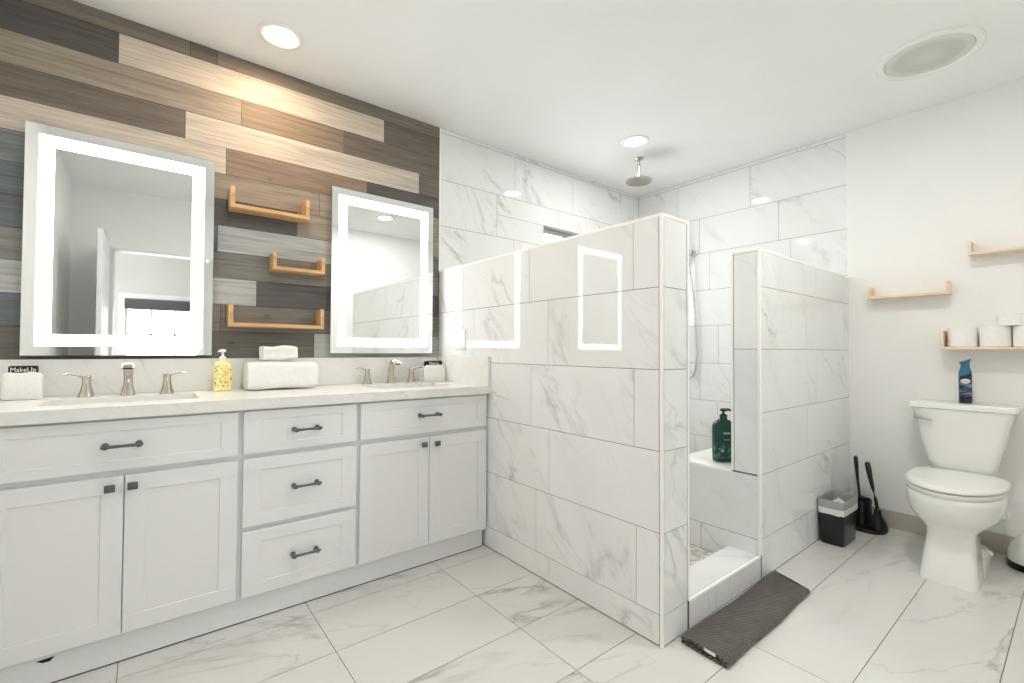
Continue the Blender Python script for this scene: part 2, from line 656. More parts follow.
def cut(rects, hole):
    out = []
    hu0, hu1, hv0, hv1 = hole
    for (u0, u1, v0, v1) in rects:
        if hu1 <= u0 or hu0 >= u1 or hv1 <= v0 or hv0 >= v1:
            out.append((u0, u1, v0, v1))
            continue
        if v0 < hv0:
            out.append((u0, u1, v0, hv0))
        if v1 > hv1:
            out.append((u0, u1, hv1, v1))
        a, b = max(v0, hv0), min(v1, hv1)
        if u0 < hu0:
            out.append((u0, hu0, a, b))
        if u1 > hu1:
            out.append((hu1, u1, a, b))
    return out


def tile_face(mb, o, u, v, n, rows, u0, u1, gap=0.0026, depth=0.004, holes=(), mi=0, tones=None):
    """rows: (v0, v1, [joints]) ; tiles with their outer face in the plane through o"""
    o, u, v, n = Vector(o), Vector(u), Vector(v), Vector(n)
    g = gap / 2
    hand = 1.0 if u.dot(v.cross(n)) > 0 else -1.0     # keep the veins' slant the same as seen from outside
    for ri, (v0, v1, joints) in enumerate(rows):
        js = [u0] + sorted(j for j in joints if u0 + 0.01 < j < u1 - 0.01) + [u1]
        for k in range(len(js) - 1):
            seed = (R.random(), R.random(), R.random())
            tone = tones[ri][k] if tones else (1, 1, 1)
            rects = [(js[k], js[k + 1], v0, v1)]
            for h in holes:
                rects = cut(rects, h)
            for (a0, a1, b0, b1) in rects:
                a0 += g; a1 -= g; b0 += g; b1 -= g
                if a1 - a0 < 0.002 or b1 - b0 < 0.002:
                    continue
                b = len(mb.v)
                cs = [(a0, b0), (a1, b0), (a1, b1), (a0, b1)]
                for p in cs:
                    mb.v.append(tuple(o + u * p[0] + v * p[1]))
                for p in cs:
                    mb.v.append(tuple(o + u * p[0] + v * p[1] - n * depth))
                cs = [(p[0] * hand, p[1]) for p in cs]
                mb.face([b, b + 1, b + 2, b + 3], cs, seed, tone, mi)
                for q in range(4):
                    r = (q + 1) % 4
                    mb.face([b + q, b + r, b + 4 + r, b + 4 + q], [cs[q], cs[r], cs[r], cs[q]], seed, tone, mi)


GD = 0.0015   # grout sits this far behind the tile faces

# ------------------------------------------------------------------ floor
mb = MB()
rows = []
y0 = 0.195 - 0.305 * 2
ys = [YREAR] + [y0 + 0.305 * k for k in range(0, 12) if YREAR + 0.02 < y0 + 0.305 * k < YW - 0.02] + [YW]
xs = [0.56 + 0.6175 * k for k in range(-3, 7)]
for a, b in zip(ys, ys[1:]):
    # the long tiles by the toilet show no cross joints past the shower entrance
    rows.append((a, b, xs if a > 1.0 else [x for x in xs if x < 1.9]))
mb.box(XLEFT, XB, YREAR - 0.12, YW, -0.10, -GD, mi=1)
tile_face(mb, (0, 0, 0), (1, 0, 0), (0, 1, 0), (0, 0, 1), rows, XLEFT, XB, gap=0.003)
struct(mb.build('floor', [M['floor'], M['grout_dark']], smooth=False))

mb = MB()
mb.box(XR, XB, 1.151, YW, 0.0, 0.05)
struct(mb.build('floor_shower', M['mosaic'], smooth=False))
mb = MB()
mb.box(-2.4, 2.6, -3.75, YREAR - 0.12, -0.1, 0.0)
struct(mb.build('floor_bedroom', M['carpet'], smooth=False))

# ------------------------------------------------------------------ ceiling
mb = MB()
mb.box(XLEFT - 0.1, XB + 0.1, YREAR - 0.12, YW + 0.1, H, H + 0.1)
struct(mb.build('ceiling', M['ceil'], smooth=False))
mb = MB()
mb.box(-2.4, 2.6, -3.75, YREAR - 0.12, H, H + 0.1)
struct(mb.build('ceiling_bedroom', M['bedroom'], smooth=False))

# ------------------------------------------------------------------ vanity wall: planks
LT, TAN, BRN, DBR, DRK, GRY, LGR, BLU = [lin(c)[:3] for c in (
    (192, 184, 172), (150, 140, 127), (134, 118, 102), (108, 100, 91), (86, 84, 82), (132, 131, 127), (180, 181, 178), (100, 107, 110))]
MID = lin((124, 115, 105))[:3]
zk = [2.58, 2.506, 2.369, 2.2365, 2.104, 1.972, 1.845, 1.713, 1.582, 1.452, 1.32, 1.187, 1.045]
J = [[0.146, 0.256], [-0.114, 1.123], [0.364, 0.88], [0.132, 1.361], [0.301, 1.02], [0.0, 0.75], [-0.1, 0.633],
     [0.27, 1.47], [0.1, 1.2], [0.444, 1.1], [-0.2, 0.287], [0.73]]
T = [[MID, DBR, MID], [DRK, LT, DBR], [TAN, BRN, DBR], [DBR, LT, DBR], [LT, BRN, DRK], [GRY, TAN, TAN], [BLU, DRK, TAN],
     [BLU, LGR, BLU], [GRY, GRY, GRY], [LGR, DRK, DRK], [BLU, GRY, GRY], [DRK, LGR]]
T[5][0] = lin((118, 122, 124))[:3]
T[10][2] = lin((122, 119, 112))[:3]
T[8][1] = lin((128, 125, 118))[:3]
T[11][0] = lin((104, 100, 94))[:3]
mb = MB()
mb.box(XLEFT - 0.1, XL, YW + GD, YW + 0.1, 0, H, mi=1)
rows = [(zk[i + 1], zk[i], J[i]) for i in range(12)]
tile_face(mb, (0, YW, 0), (1, 0, 0), (0, 0, 1), (0, -1, 0), rows, XLEFT, XL, gap=0.002, depth=0.006, tones=T)
mb.box(XLEFT, XL, YW, YW + GD, 0, 1.045, mi=2)
struct(mb.build('wall_back', [M['plank'], M['gap'], M['paint']], smooth=False))

# tiled wall of the shower, with its window opening
mb = MB()
hole = (WX0, WX1, WZ0, WZ1)
for (a0, a1, b0, b1) in cut([(XL, XB + 0.1, 0, H)], hole):
    mb.box(a0, a1, YW + GD, YW + 0.12, b0, b1, mi=1)
zr = [0.05, 0.39, 0.69, 1.0, 1.315, 1.62, 1.928, 2.237, 2.553, H]
jA = [[2.3, 2.9], [2.15, 2.77], [2.0, 2.6], [2.3, 2.9], [1.95, 3.2], [2.147, 2.78, 3.4], [1.988, 2.615, 3.24], [2.155, 2.78, 3.415], [2.47, 3.1]]
rows = [(zr[i], zr[i + 1], jA[i]) for i in range(9)]
tile_face(mb, (0, YW, 0), (1, 0, 0), (0, 0, 1), (0, -1, 0), rows, XL, XB, holes=[hole])
struct(mb.build('wall_back_tiled', [M['tile'], M['grout']], smooth=False))

# shower window
wd = bpy.data.objects.new('window_1', None)
wd.location = ((WX0 + WX1) / 2, YW + 0.09, WZ0)
COL.objects.link(wd)
struct(wd)


def frame_rect(mb, x0, x1, z0, z1, y0, y1, t, mi=0, bev=0.0):
    mb.box(x0, x1, y0, y1, z0, z0 + t, bev, mi=mi)
    mb.box(x0, x1, y0, y1, z1 - t, z1, bev, mi=mi)
    mb.box(x0, x0 + t, y0, y1, z0 + t, z1 - t, bev, mi=mi)
    mb.box(x1 - t, x1, y0, y1, z0 + t, z1 - t, bev, mi=mi)


def local(mb, c):
    mb.v = [(p[0] - c[0], p[1] - c[1], p[2] - c[2]) for p in mb.v]
    return mb


mb = MB()
frame_rect(mb, WX0, WX1, WZ0, WZ1, YW + 0.075, YW + 0.115, 0.035)
mb.box((WX0 + WX1) / 2 - 0.015, (WX0 + WX1) / 2 + 0.015, YW + 0.08, YW + 0.11, WZ0 + 0.03, WZ1 - 0.03)
local(mb, wd.location).build('window_frame', M['vinyl'], wd, smooth=False)
mb = MB()
mb.box(WX0 + 0.03, WX1 - 0.03, YW + 0.092, YW + 0.096, WZ0 + 0.03, WZ1 - 0.03)
local(mb, wd.location).build('pane', M['glass'], wd, smooth=False)

# ------------------------------------------------------------------ right wall
mb = MB()
mb.box(XB + GD, XB + 0.1, YF, YW + 0.12, 0, H, mi=1)
zB = [0.05, 0.39, 0.69, 1.0, 1.315, 1.615, 1.93, 2.228, 2.553, H]
jB = [[1.5, 2.1], [1.3, 1.9], [1.45, 2.055], [1.27, 1.893], [1.5, 2.10], [1.35, 1.968], [1.427, 2.055], [1.633, 2.257], [1.3, 1.95]]
rows = [(zB[i], zB[i + 1], jB[i]) for i in range(9)]
tile_face(mb, (XB, 0, 0), (0, 1, 0), (0, 0, 1), (-1, 0, 0), rows, 0.9985, YW)
struct(mb.build('wall_right_tiled', [M['tile'], M['grout']], smooth=False))
mb = MB()
mb.box(XB - 0.004, XB + 0.1, YREAR - 0.12, 1.0, 0, H)
struct(mb.build('wall_right', M['paint'], smooth=False))
mb = MB()
tile_face(mb, (XB - 0.016, 0, 0), (0, 1, 0), (0, 0, 1), (-1, 0, 0), [(0.0, 0.107, [-0.1, 0.52])], YREAR, YF - 0.001, depth=0.011, gap=0.002)
struct(mb.build('baseboard_right', M['base_tile'], smooth=False))

# ------------------------------------------------------------------ left and rear walls, door, bedroom
mb = MB()
mb.box(XLEFT - 0.1, XLEFT, YREAR - 0.12, YW + 0.1, 0, H)
struct(mb.build('wall_left', M['paint'], smooth=False))
DX0, DX1, DZ = -0.25, 0.62, 2.03
mb = MB()
mb.box(XLEFT - 0.1, DX0, YREAR - 0.12, YREAR, 0, H)
mb.box(DX1, XB + 0.1, YREAR - 0.12, YREAR, 0, H)
mb.box(DX0, DX1, YREAR - 0.12, YREAR, DZ, H)
struct(mb.build('wall_rear', M['paint'], smooth=False))
dr = bpy.data.objects.new('door_1', None)
dr.location = (-0.283, YREAR + 0.02, 0)
COL.objects.link(dr)
struct(dr)
mb = MB()
mb.box(-0.0165, 0.0165, 0, 0.90, 0.012, 2.02, 0.002)
for z0_, z1_ in ((0.16, 0.92), (1.08, 1.90)):
    for s in (-1, 1):
        x = s * 0.0165
        frame = [(0.13, z0_), (0.77, z0_), (0.77, z1_), (0.13, z1_)]
        for (a, b), (c, d) in zip(frame, frame[1:] + frame[:1]):
            mb.box(min(x, x + s * 0.004), max(x, x + s * 0.004), min(a, c) - 0.006, max(a, c) + 0.006, min(b, d) - 0.006, max(b, d) + 0.006)
mb.build('door_leaf', M['cabinet'], dr, smooth=False)
mb = MB()
for s in (-1, 1):
    mb.lathe([(0.026, 0.0165 * s), (0.026, 0.024 * s), (0.011, 0.026 * s), (0.011, 0.045 * s), (0.028, 0.05 * s), (0.028, 0.07 * s), (0.014, 0.08 * s)], (0, 0.84, 0.98), 20, 'X')
mb.build('door_handle', M['nickel'], dr)
mb = MB()
for x0_, x1_ in ((DX0 - 0.005, DX0 + 0.012), (DX1 - 0.012, DX1 + 0.005)):
    mb.box(x0_, x1_, YREAR - 0.125, YREAR + 0.004, 0, DZ)
mb.box(DX0, DX1, YREAR - 0.125, YREAR + 0.004, DZ - 0.012, DZ + 0.004)
struct(mb.build('trim_1', M['cabinet'], smooth=False))

BY = -3.6
BW = (-0.24, 0.66, 0.72, 1.72)
mb = MB()
for (a0, a1, b0, b1) in cut([(-2.4, 2.6, 0, H)], BW):
    mb.box(a0, a1, BY - 0.12, BY, b0, b1)
struct(mb.build('wall_bedroom_rear', M['bedroom'], smooth=False))
for nm, x0_, x1_ in (('wall_bedroom_left', -2.4, -2.3), ('wall_bedroom_right', 2.5, 2.6)):
    mb = MB()
    mb.box(x0_, x1_, BY, YREAR - 0.12, 0, H)
    struct(mb.build(nm, M['bedroom'], smooth=False))
wd2 = bpy.data.objects.new('window_2', None)
wd2.location = (0.21, BY - 0.06, BW[2])
COL.objects.link(wd2)
struct(wd2)
mb = MB()
frame_rect(mb, BW[0] - 0.08, BW[1] + 0.08, BW[2] - 0.08, BW[3] + 0.2, BY, BY + 0.02, 0.08)
frame_rect(mb, BW[0], BW[1], BW[2], BW[3], BY - 0.08, BY - 0.03, 0.025)
local(mb, wd2.location).build('window_frame', M['cabinet'], wd2, smooth=False)
mb = MB()
for k in range(1, 3):
    x = BW[0] + 0.008 + 0.294 * k
    mb.box(x - 0.011, x + 0.011, BY - 0.065, BY - 0.045, BW[2], BW[3])
mb.box(BW[0], BW[1], BY - 0.065, BY - 0.045, 1.30, 1.322)
local(mb, wd2.location).build('muntins', M['muntin'], wd2, smooth=False)
mb = MB()
mb.box(BW[0] + 0.02, BW[1] - 0.02, BY - 0.058, BY - 0.054, BW[2] + 0.02, BW[3] - 0.02)
local(mb, wd2.location).build('pane', M['glass'], wd2, smooth=False)
mb = MB()
mb.box(BW[0] - 0.01, BW[1] + 0.01, BY + 0.021, BY + 0.075, 1.70, 1.84, 0.006)
mb.lathe([(0.018, BW[0]), (0.018, BW[1])], (0, BY + 0.05, 1.70), 16, 'X')
tag(mb.build('window_shade', M['shade']), 'dark rolled-up shade over the bedroom window seen in the larger mirror', 'window shade')

# portals that help the renderer sample the sky through the two windows
def portal(name, loc, rot, sx, sy):
    ld = bpy.data.lights.new(name, 'AREA')
    ld.shape = 'RECTANGLE'
    ld.size, ld.size_y = sx, sy
    ld.cycles.is_portal = True
    o = bpy.data.objects.new(name, ld)
    o.location, o.rotation_euler = loc, rot
    COL.objects.link(o)


portal('sky_portal_bedroom', (0.21, BY - 0.10, 1.22), (PI / 2, 0, 0), 0.9, 1.0)
portal('sky_portal_shower', ((WX0 + WX1) / 2, YW + 0.118, (WZ0 + WZ1) / 2), (-PI / 2, 0, 0), WX1 - WX0, WZ1 - WZ0)

# ------------------------------------------------------------------ pony walls, curb, bench
ZR = [0.0035, 0.116, 0.418, 0.723, 1.03, 1.343, ZP]
JP = [[1.605, 2.2], [1.11, 1.70, 2.3], [1.607, 2.2], [1.12, 1.74, 2.35], [1.617, 2.253], [1.124, 1.755, 2.37]]
mb = MB()
mb.box(XL + GD, XR - GD, YF + GD, YW, 0, ZP - GD, mi=1)
rows = [(ZR[i], ZR[i + 1], JP[i]) for i in range(6)]
E_ = 0.0125
tile_face(mb, (XL, 0, 0), (0, 1, 0), (0, 0, 1), (-1, 0, 0), rows, YF + E_, YW)
tile_face(mb, (XR, 0, 0), (0, 1, 0), (0, 0, 1), (1, 0, 0), [(max(a, 0.05), b, j) for a, b, j in rows], YF + E_, YW)
tile_face(mb, (0, YF, 0), (1, 0, 0), (0, 0, 1), (0, -1, 0), [(a, b, []) for a, b, j in rows], XL + E_, XR - E_)
tile_face(mb, (0, 0, ZP), (0, 1, 0), (1, 0, 0), (0, 0, 1), [(XL + E_, XR - E_, [1.2, 1.8, 2.4])], YF + E_, YW)
struct(mb.build('wall_pony', [M['tile'], M['grout']], smooth=False))

mb = MB()
mb.box(X2 + GD, XB, YF + GD, Y2 - GD, 0, ZP2 - GD, mi=1)
ZQ = [0.0035, 0.19, 0.4995, 0.80, 1.112, 1.42, ZP2]
JQ = [[2.93, 3.5], [3.3], [2.94], [3.085], [2.93, 3.56], [3.08]]
rowsq = [(ZQ[i], ZQ[i + 1], JQ[i]) for i in range(6)]
tile_face(mb, (0, YF, 0), (1, 0, 0), (0, 0, 1), (0, -1, 0), rowsq, X2 + E_, XB)
tile_face(mb, (0, Y2, 0), (1, 0, 0), (0, 0, 1), (0, 1, 0), rowsq[2:], X2 + E_, XB)
tile_face(mb, (X2, 0, 0), (0, 1, 0), (0, 0, 1), (-1, 0, 0), [(0.4995, 1.112, []), (1.112, ZP2, [])], YF + E_, Y2 - E_)
tile_face(mb, (0, 0, ZP2), (1, 0, 0), (0, 1, 0), (0, 0, 1), [(YF + E_, Y2 - E_, [2.93, 3.5])], X2 + E_, XB)
struct(mb.build('wall_pony_return', [M['tile'], M['grout']], smooth=False))

YBN, ZBN = 1.4586, 0.4995
mb = MB()
mb.box(X2 + GD, XB, Y2 - 0.001, YBN - GD, 0.0, ZBN - 0.02, mi=1)
tile_face(mb, (X2, 0, 0), (0, 1, 0), (0, 0, 1), (-1, 0, 0), [(0.05, 0.187, [1.3]), (0.187, ZBN - 0.006, [])], YF + E_, YBN)
tile_face(mb, (0, YBN, 0), (1, 0, 0), (0, 0, 1), (0, 1, 0), [(0.05, 0.187, [2.9]), (0.187, ZBN - 0.015, [2.6, 3.2])], X2, XB)
mb.box(X2 - 0.002, XB, Y2, YBN + 0.004, ZBN - 0.015, ZBN, 0.003, mi=2)
struct(mb.build('wall_bench', [M['tile'], M['grout'], M['trim']], smooth=False))

ZC, YC2 = 0.1134, 1.1512
mb = MB()
mb.box(XR, X2, YF + GD, YC2 - GD, 0, ZC - GD, mi=1)
tile_face(mb, (0, YF, 0), (1, 0, 0), (0, 0, 1), (0, -1, 0), [(0.003, ZC - 0.008, [1.91])], XR, X2)
tile_face(mb, (0, 0, ZC), (1, 0, 0), (0, 1, 0), (0, 0, 1), [(YF + 0.014, YC2, [])], XR, X2)
tile_face(mb, (0, YC2, 0), (1, 0, 0), (0, 0, 1), (0, 1, 0), [(0.05, ZC, [])], XR, X2)
struct(mb.build('floor_curb', [M['tile'], M['grout']], smooth=False))

# white metal edge strips
mb = MB()
t = 0.010
b_ = 0.002
mb.box(XL - b_, XL + t, YF - b_, YF + t, 0, ZP - t, 0.0015)
mb.box(XR - t, XR + b_, YF - b_, YF + t, ZC + b_, ZP - t, 0.0015)
mb.box(XL - b_, XL + t, YF + t, YW, ZP - t, ZP + b_, 0.0015)
mb.box(XR - t, XR + b_, YF + t, YW, ZP - t, ZP + b_, 0.0015)
mb.box(XL - b_, XR + b_, YF - b_, YF + t, ZP - t, ZP + b_, 0.0015)
struct(mb.build('trim_2', M['trim'], smooth=False))
mb = MB()
mb.box(X2 - b_, X2 + t + 0.003, YF - b_, YF + t + 0.003, ZC + b_, ZP2 - t, 0.0015)
mb.box(X2 - b_, X2 + t, Y2 - t, Y2 + b_, ZBN, ZP2 - t, 0.0015)
mb.box(X2 - b_, X2 + t, YF + t, Y2 - t, ZP2 - t, ZP2 + b_, 0.0015)
mb.box(X2 - b_, XB - 0.0045, YF - b_, YF + t, ZP2 - t, ZP2 + b_, 0.0015)
mb.box(X2 - b_, XB - 0.0045, Y2 - t, Y2 + b_, ZP2 - t, ZP2 + b_, 0.0015)
struct(mb.build('trim_3', M['trim'], smooth=False))
mb = MB()
mb.box(XR, X2 - b_, YF - b_, YF + 0.013, ZC - 0.009, ZC + b_, 0.002)
struct(mb.build('trim_4', M['trim'], smooth=False))
mb = MB()
mb.box(XL - 0.004, XL + 0.006, YW - 0.004, YW + 0.001, ZP + b_, H, 0.001)
struct(mb.build('trim_5', M['trim'], smooth=False))

# ------------------------------------------------------------------ vanity
YC = 2.0788            # counter front
ZT, ZU = 0.9015, 0.8596
YD = 2.098             # door faces
YFR = 2.118            # face frame
KICK = 2.131


def shaker(mb, x0, x1, z0, z1, st=0.058, rl=0.058, c=(0, 0, 0), t=0.02, rec=0.0045):
    """framed front with a recessed panel; front face at y = YD"""
    b = 0.0018
    y0_, y1_ = YD, YD + t
    for bx in ((x0, x1, z1 - rl, z1), (x0, x1, z0, z0 + rl)):
        mb.box(bx[0], bx[1], y0_, y1_, bx[2], bx[3], b, 1)
    mb.box(x0, x0 + st, y0_, y1_, z0 + rl - b, z1 - rl + b, b, 1)
    mb.box(x1 - st, x1, y0_, y1_, z0 + rl - b, z1 - rl + b, b, 1)
    mb.box(x0 + st - 0.003, x1 - st + 0.003, y0_ + rec, y1_ - 0.002, z0 + rl - 0.003, z1 - rl + 0.003)


def bar_pull(parent, x, z, off, length=0.116):
    mb = MB()
    hl = length / 2
    pts = [(-hl, -0.030, 0), (-hl * 0.8, -0.031, 0), (0, -0.032, 0), (hl * 0.8, -0.031, 0), (hl, -0.030, 0)]
    mb.tube(pts, [0.0052, 0.0064, 0.0048, 0.0064, 0.0052], 12)
    for s in (-1, 1):
        mb.lathe([(0.0105, -0.001), (0.010, -0.006), (0.0068, -0.012), (0.0072, -0.03), (0.009, -0.036)], (s * hl * 0.80, 0, 0), 14, 'Y')
    o = mb.build('handle', M['pewter'], parent)
    o.location = (x - off[0], YD - off[1], z - off[2])
    o['label'] = 'dark pewter bar handle'
    return o


def knob(parent, x, z, off, yrec=0.0):
    mb = MB()
    mb.lathe([(0.007, 0.0), (0.005, -0.006), (0.005, -0.014)], (0, 0, 0), 14, 'Y')
    mb.box(-0.0145, 0.0145, -0.026, -0.014, -0.0125, 0.0125, 0.003, 2)
    o = mb.build('knob', M['pewter'], parent)
    o.location = (x - off[0], YD - off[1], z - off[2])
    o['label'] = 'dark pewter square knob'
    return o


def cabinet_body(root, x0, x1, off, kick_x0, kick_x1, opens):
    mb = MB()
    zb, zt = 0.096, 0.858
    mb.box(x0, x1, YFR + 0.02, YW - 0.002, zb, zb + 0.018)
    mb.box(x0, x0 + 0.018, YFR + 0.02, YW - 0.002, zb + 0.018, zt)
    mb.box(x1 - 0.018, x1, YFR + 0.02, YW - 0.002, zb + 0.018, zt)
    mb.box(x0 + 0.018, x1 - 0.018, YW - 0.012, YW - 0.002, zb + 0.018, zt)
    rects = [(x0, x1, zb, zt)]
    for h in opens:
        rects = cut(rects, h)
    for (a0, a1, b0, b1) in rects:
        mb.box(a0, a1, YFR, YFR + 0.02, b0, b1)
    local(mb, off).build('body', M['carcass'], root, smooth=False)
    mb = MB()
    mb.box(kick_x0, kick_x1, KICK, KICK + 0.015, 0.005, 0.096)
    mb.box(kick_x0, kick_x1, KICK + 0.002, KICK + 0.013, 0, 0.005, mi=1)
    local(mb, off).build('toe_kick', [M['cabinet'], M['gap']], root, smooth=False)


def front(root, name, x0, x1, z0, z1, off, st, rl):
    mb = MB()
    shaker(mb, x0, x1, z0, z1, st, rl)
    return local(mb, off).build(name, M['cabinet'], root, smooth=False)


DZ0, DZ1 = 0.112, 0.657
# wide sink cabinet
off = Vector((-0.05, YD, 0))
c1 = thing('vanity_cabinet', 'white shaker sink cabinet under the larger mirror, two wide doors below one long drawer', 'cabinet', off, group='vanity cabinets')
cabinet_body(c1, XLEFT + 0.002, 0.302, off, XLEFT + 0.002, 0.302, [(-0.37, -0.06, 0.14, 0.63), (-0.04, 0.27, 0.14, 0.63)])
d = front(c1, 'drawer', -0.392, 0.292, 0.678, 0.850, off, 0.058, 0.036)
bar_pull(d, -0.057, 0.766, off, 0.112)
d = front(c1, 'door', -0.392, -0.0515, DZ0, DZ1, off, 0.06, 0.058)
knob(d, -0.088, 0.622, off)
d = front(c1, 'door', -0.0485, 0.292, DZ0, DZ1, off, 0.06, 0.058)
knob(d, -0.027, 0.622, off)
mb = MB()
mb.prism([(-0.262, 0.0865), (-0.216, 0.0885), (-0.228, 0.0755), (-0.245, 0.0765)], 1, KICK - 0.0006, KICK + 0.004)
o = local(mb, off).build('chipped_edge', M['gap'], c1, smooth=False)
o['label'] = 'dark chip in the plinth edge'
# drawer bank
off = Vector((0.538, YD, 0))
c2 = thing('vanity_cabinet', 'white shaker cabinet of three stacked drawers between the two sink cabinets', 'cabinet', off, group='vanity cabinets')
cabinet_body(c2, 0.302, 0.774, off, 0.302, 0.774, [(0.35, 0.73, 0.15, 0.33)])
for (z0_, z1_, hz, rl) in ((0.680, 0.850, 0.762, 0.036), (0.389, 0.659, 0.526, 0.05), (0.112, 0.369, 0.239, 0.05)):
    d = front(c2, 'drawer', 0.311, 0.765, z0_, z1_, off, 0.066, rl)
    bar_pull(d, 0.545, hz, off, 0.116)
# narrower sink cabinet
off = Vector((1.14, YD, 0))
c3 = thing('vanity_cabinet', 'white shaker sink cabinet against the tiled half wall, two doors below one drawer', 'cabinet', off, group='vanity cabinets')
cabinet_body(c3, 0.774, XL - 0.003, off, 0.774, XL - 0.02, [(0.81, 1.1, 0.15, 0.62)])
d = front(c3, 'drawer', 0.783, 1.497, 0.680, 0.850, off, 0.066, 0.036)
bar_pull(d, 1.133, 0.771, off, 0.122)
d = front(c3, 'door', 0.783, 1.1375, DZ0, DZ1, off, 0.06, 0.058)
knob(d, 1.103, 0.625, off)
d = front(c3, 'door', 1.1405, 1.497, DZ0, DZ1, off, 0.06, 0.058)
knob(d, 1.177, 0.622, off)

# counter with two sink cut-outs
SINKS = [(-0.285, 0.175), (0.925, 1.385)]
SY0, SY1 = 2.225, 2.495
mb = MB()
rects = [(XLEFT + 0.001, XL - 0.001, YC, YW - 0.002)]
for a, b in SINKS:
    rects = cut(rects, (a, b, SY0, SY1))
# one slab with cut-outs: grid of cells sharing vertices
xs_ = sorted({XLEFT + 0.001, XL - 0.001, *[v for s in SINKS for v in s]})
ys_ = sorted({YC, SY0, SY1, YW - 0.002})
idx = {}


def vid(i, j, z):
    k = (i, j, z)
    if k not in idx:
        idx[k] = len(mb.v)
        mb.v.append((xs_[i], ys_[j], z))
    return idx[k]


solid = {}
for i in range(len(xs_) - 1):
    for j in range(len(ys_) - 1):
        cx, cy = (xs_[i] + xs_[i + 1]) / 2, (ys_[j] + ys_[j + 1]) / 2
        solid[i, j] = not any(a < cx < b and SY0 < cy < SY1 for a, b in SINKS)
for (i, j), s in solid.items():
    if not s:
        continue
    cs = [(i, j), (i + 1, j), (i + 1, j + 1), (i, j + 1)]
    uv = [(xs_[a], ys_[b]) for a, b in cs]
    mb.face([vid(a, b, ZT) for a, b in cs], uv, (0.3, 0.6, 0.2))
    mb.face([vid(a, b, ZU) for a, b in reversed(cs)], uv[::-1], (0.3, 0.6, 0.2))
    for (di, dj), (p, q) in (((0, -1), (0, 1)), ((1, 0), (1, 2)), ((0, 1), (2, 3)), ((-1, 0), (3, 0))):
        if not solid.get((i + di, j + dj), False):
            a, b = cs[p], cs[q]
            uu = [(xs_[a[0]] + ys_[a[1]], ZT), (xs_[b[0]] + ys_[b[1]], ZT), (xs_[b[0]] + ys_[b[1]], ZU), (xs_[a[0]] + ys_[a[1]], ZU)]
            mb.face([vid(*a, ZT), vid(*b, ZT), vid(*b, ZU), vid(*a, ZU)], uu, (0.1, 0.8, 0.4))
tag(mb.build('countertop', M['counter'], smooth=False), 'white quartz worktop running along the whole vanity', 'countertop')
mb = MB()
mb.box(XLEFT + 0.001, XL - 0.022, YW - 0.022, YW - 0.001, ZT, 1.054, 0.0015, 1)
tag(mb.build('backsplash', M['counter'], smooth=False), 'low white quartz upstand along the plank wall behind the taps', 'backsplash')
mb = MB()
mb.box(XL - 0.021, XL - 0.001, YC + 0.004, YW - 0.0225, ZT, 1.064, 0.0015, 1)
tag(mb.build('side_splash', M['counter'], smooth=False), 'short white quartz upstand against the tiled half wall at the counter end', 'backsplash')

for (a, b), lab in zip(SINKS, ('white rectangular basin sunk in the counter below the larger mirror', 'white rectangular basin sunk in the counter beside the half wall')):
    cx = (a + b) / 2
    s = thing('sink_basin', lab, 'sink', (cx, (SY0 + SY1) / 2, ZU - 0.002), group='undermount sinks')
    hx, hy = (b - a) / 2 + 0.004, (SY1 - SY0) / 2 + 0.004
    mb = MB()
    outer = lambda z, g: superring(0, 0, z, hx + g, hy + g, 7, 48)
    mb.rings([outer(0.0, 0.02), outer(0.0, 0.0), outer(-0.10, -0.012), outer(-0.135, -0.035), outer(-0.14, -0.09)], cap0=False, cap1=True)
    mb.rings([outer(0.0, 0.02), outer(-0.012, 0.012), outer(-0.11, 0.004), outer(-0.15, -0.03)], cap0=False, cap1=True)
    mb.build('bowl', M['porcelain'], s)
    mb = MB()
    mb.lathe([(0.022, -0.141), (0.022, -0.137), (0.014, -0.136), (0.012, -0.139)], (0, 0.02, 0), 24)
    mb.build('drain', M['nickel'], s)


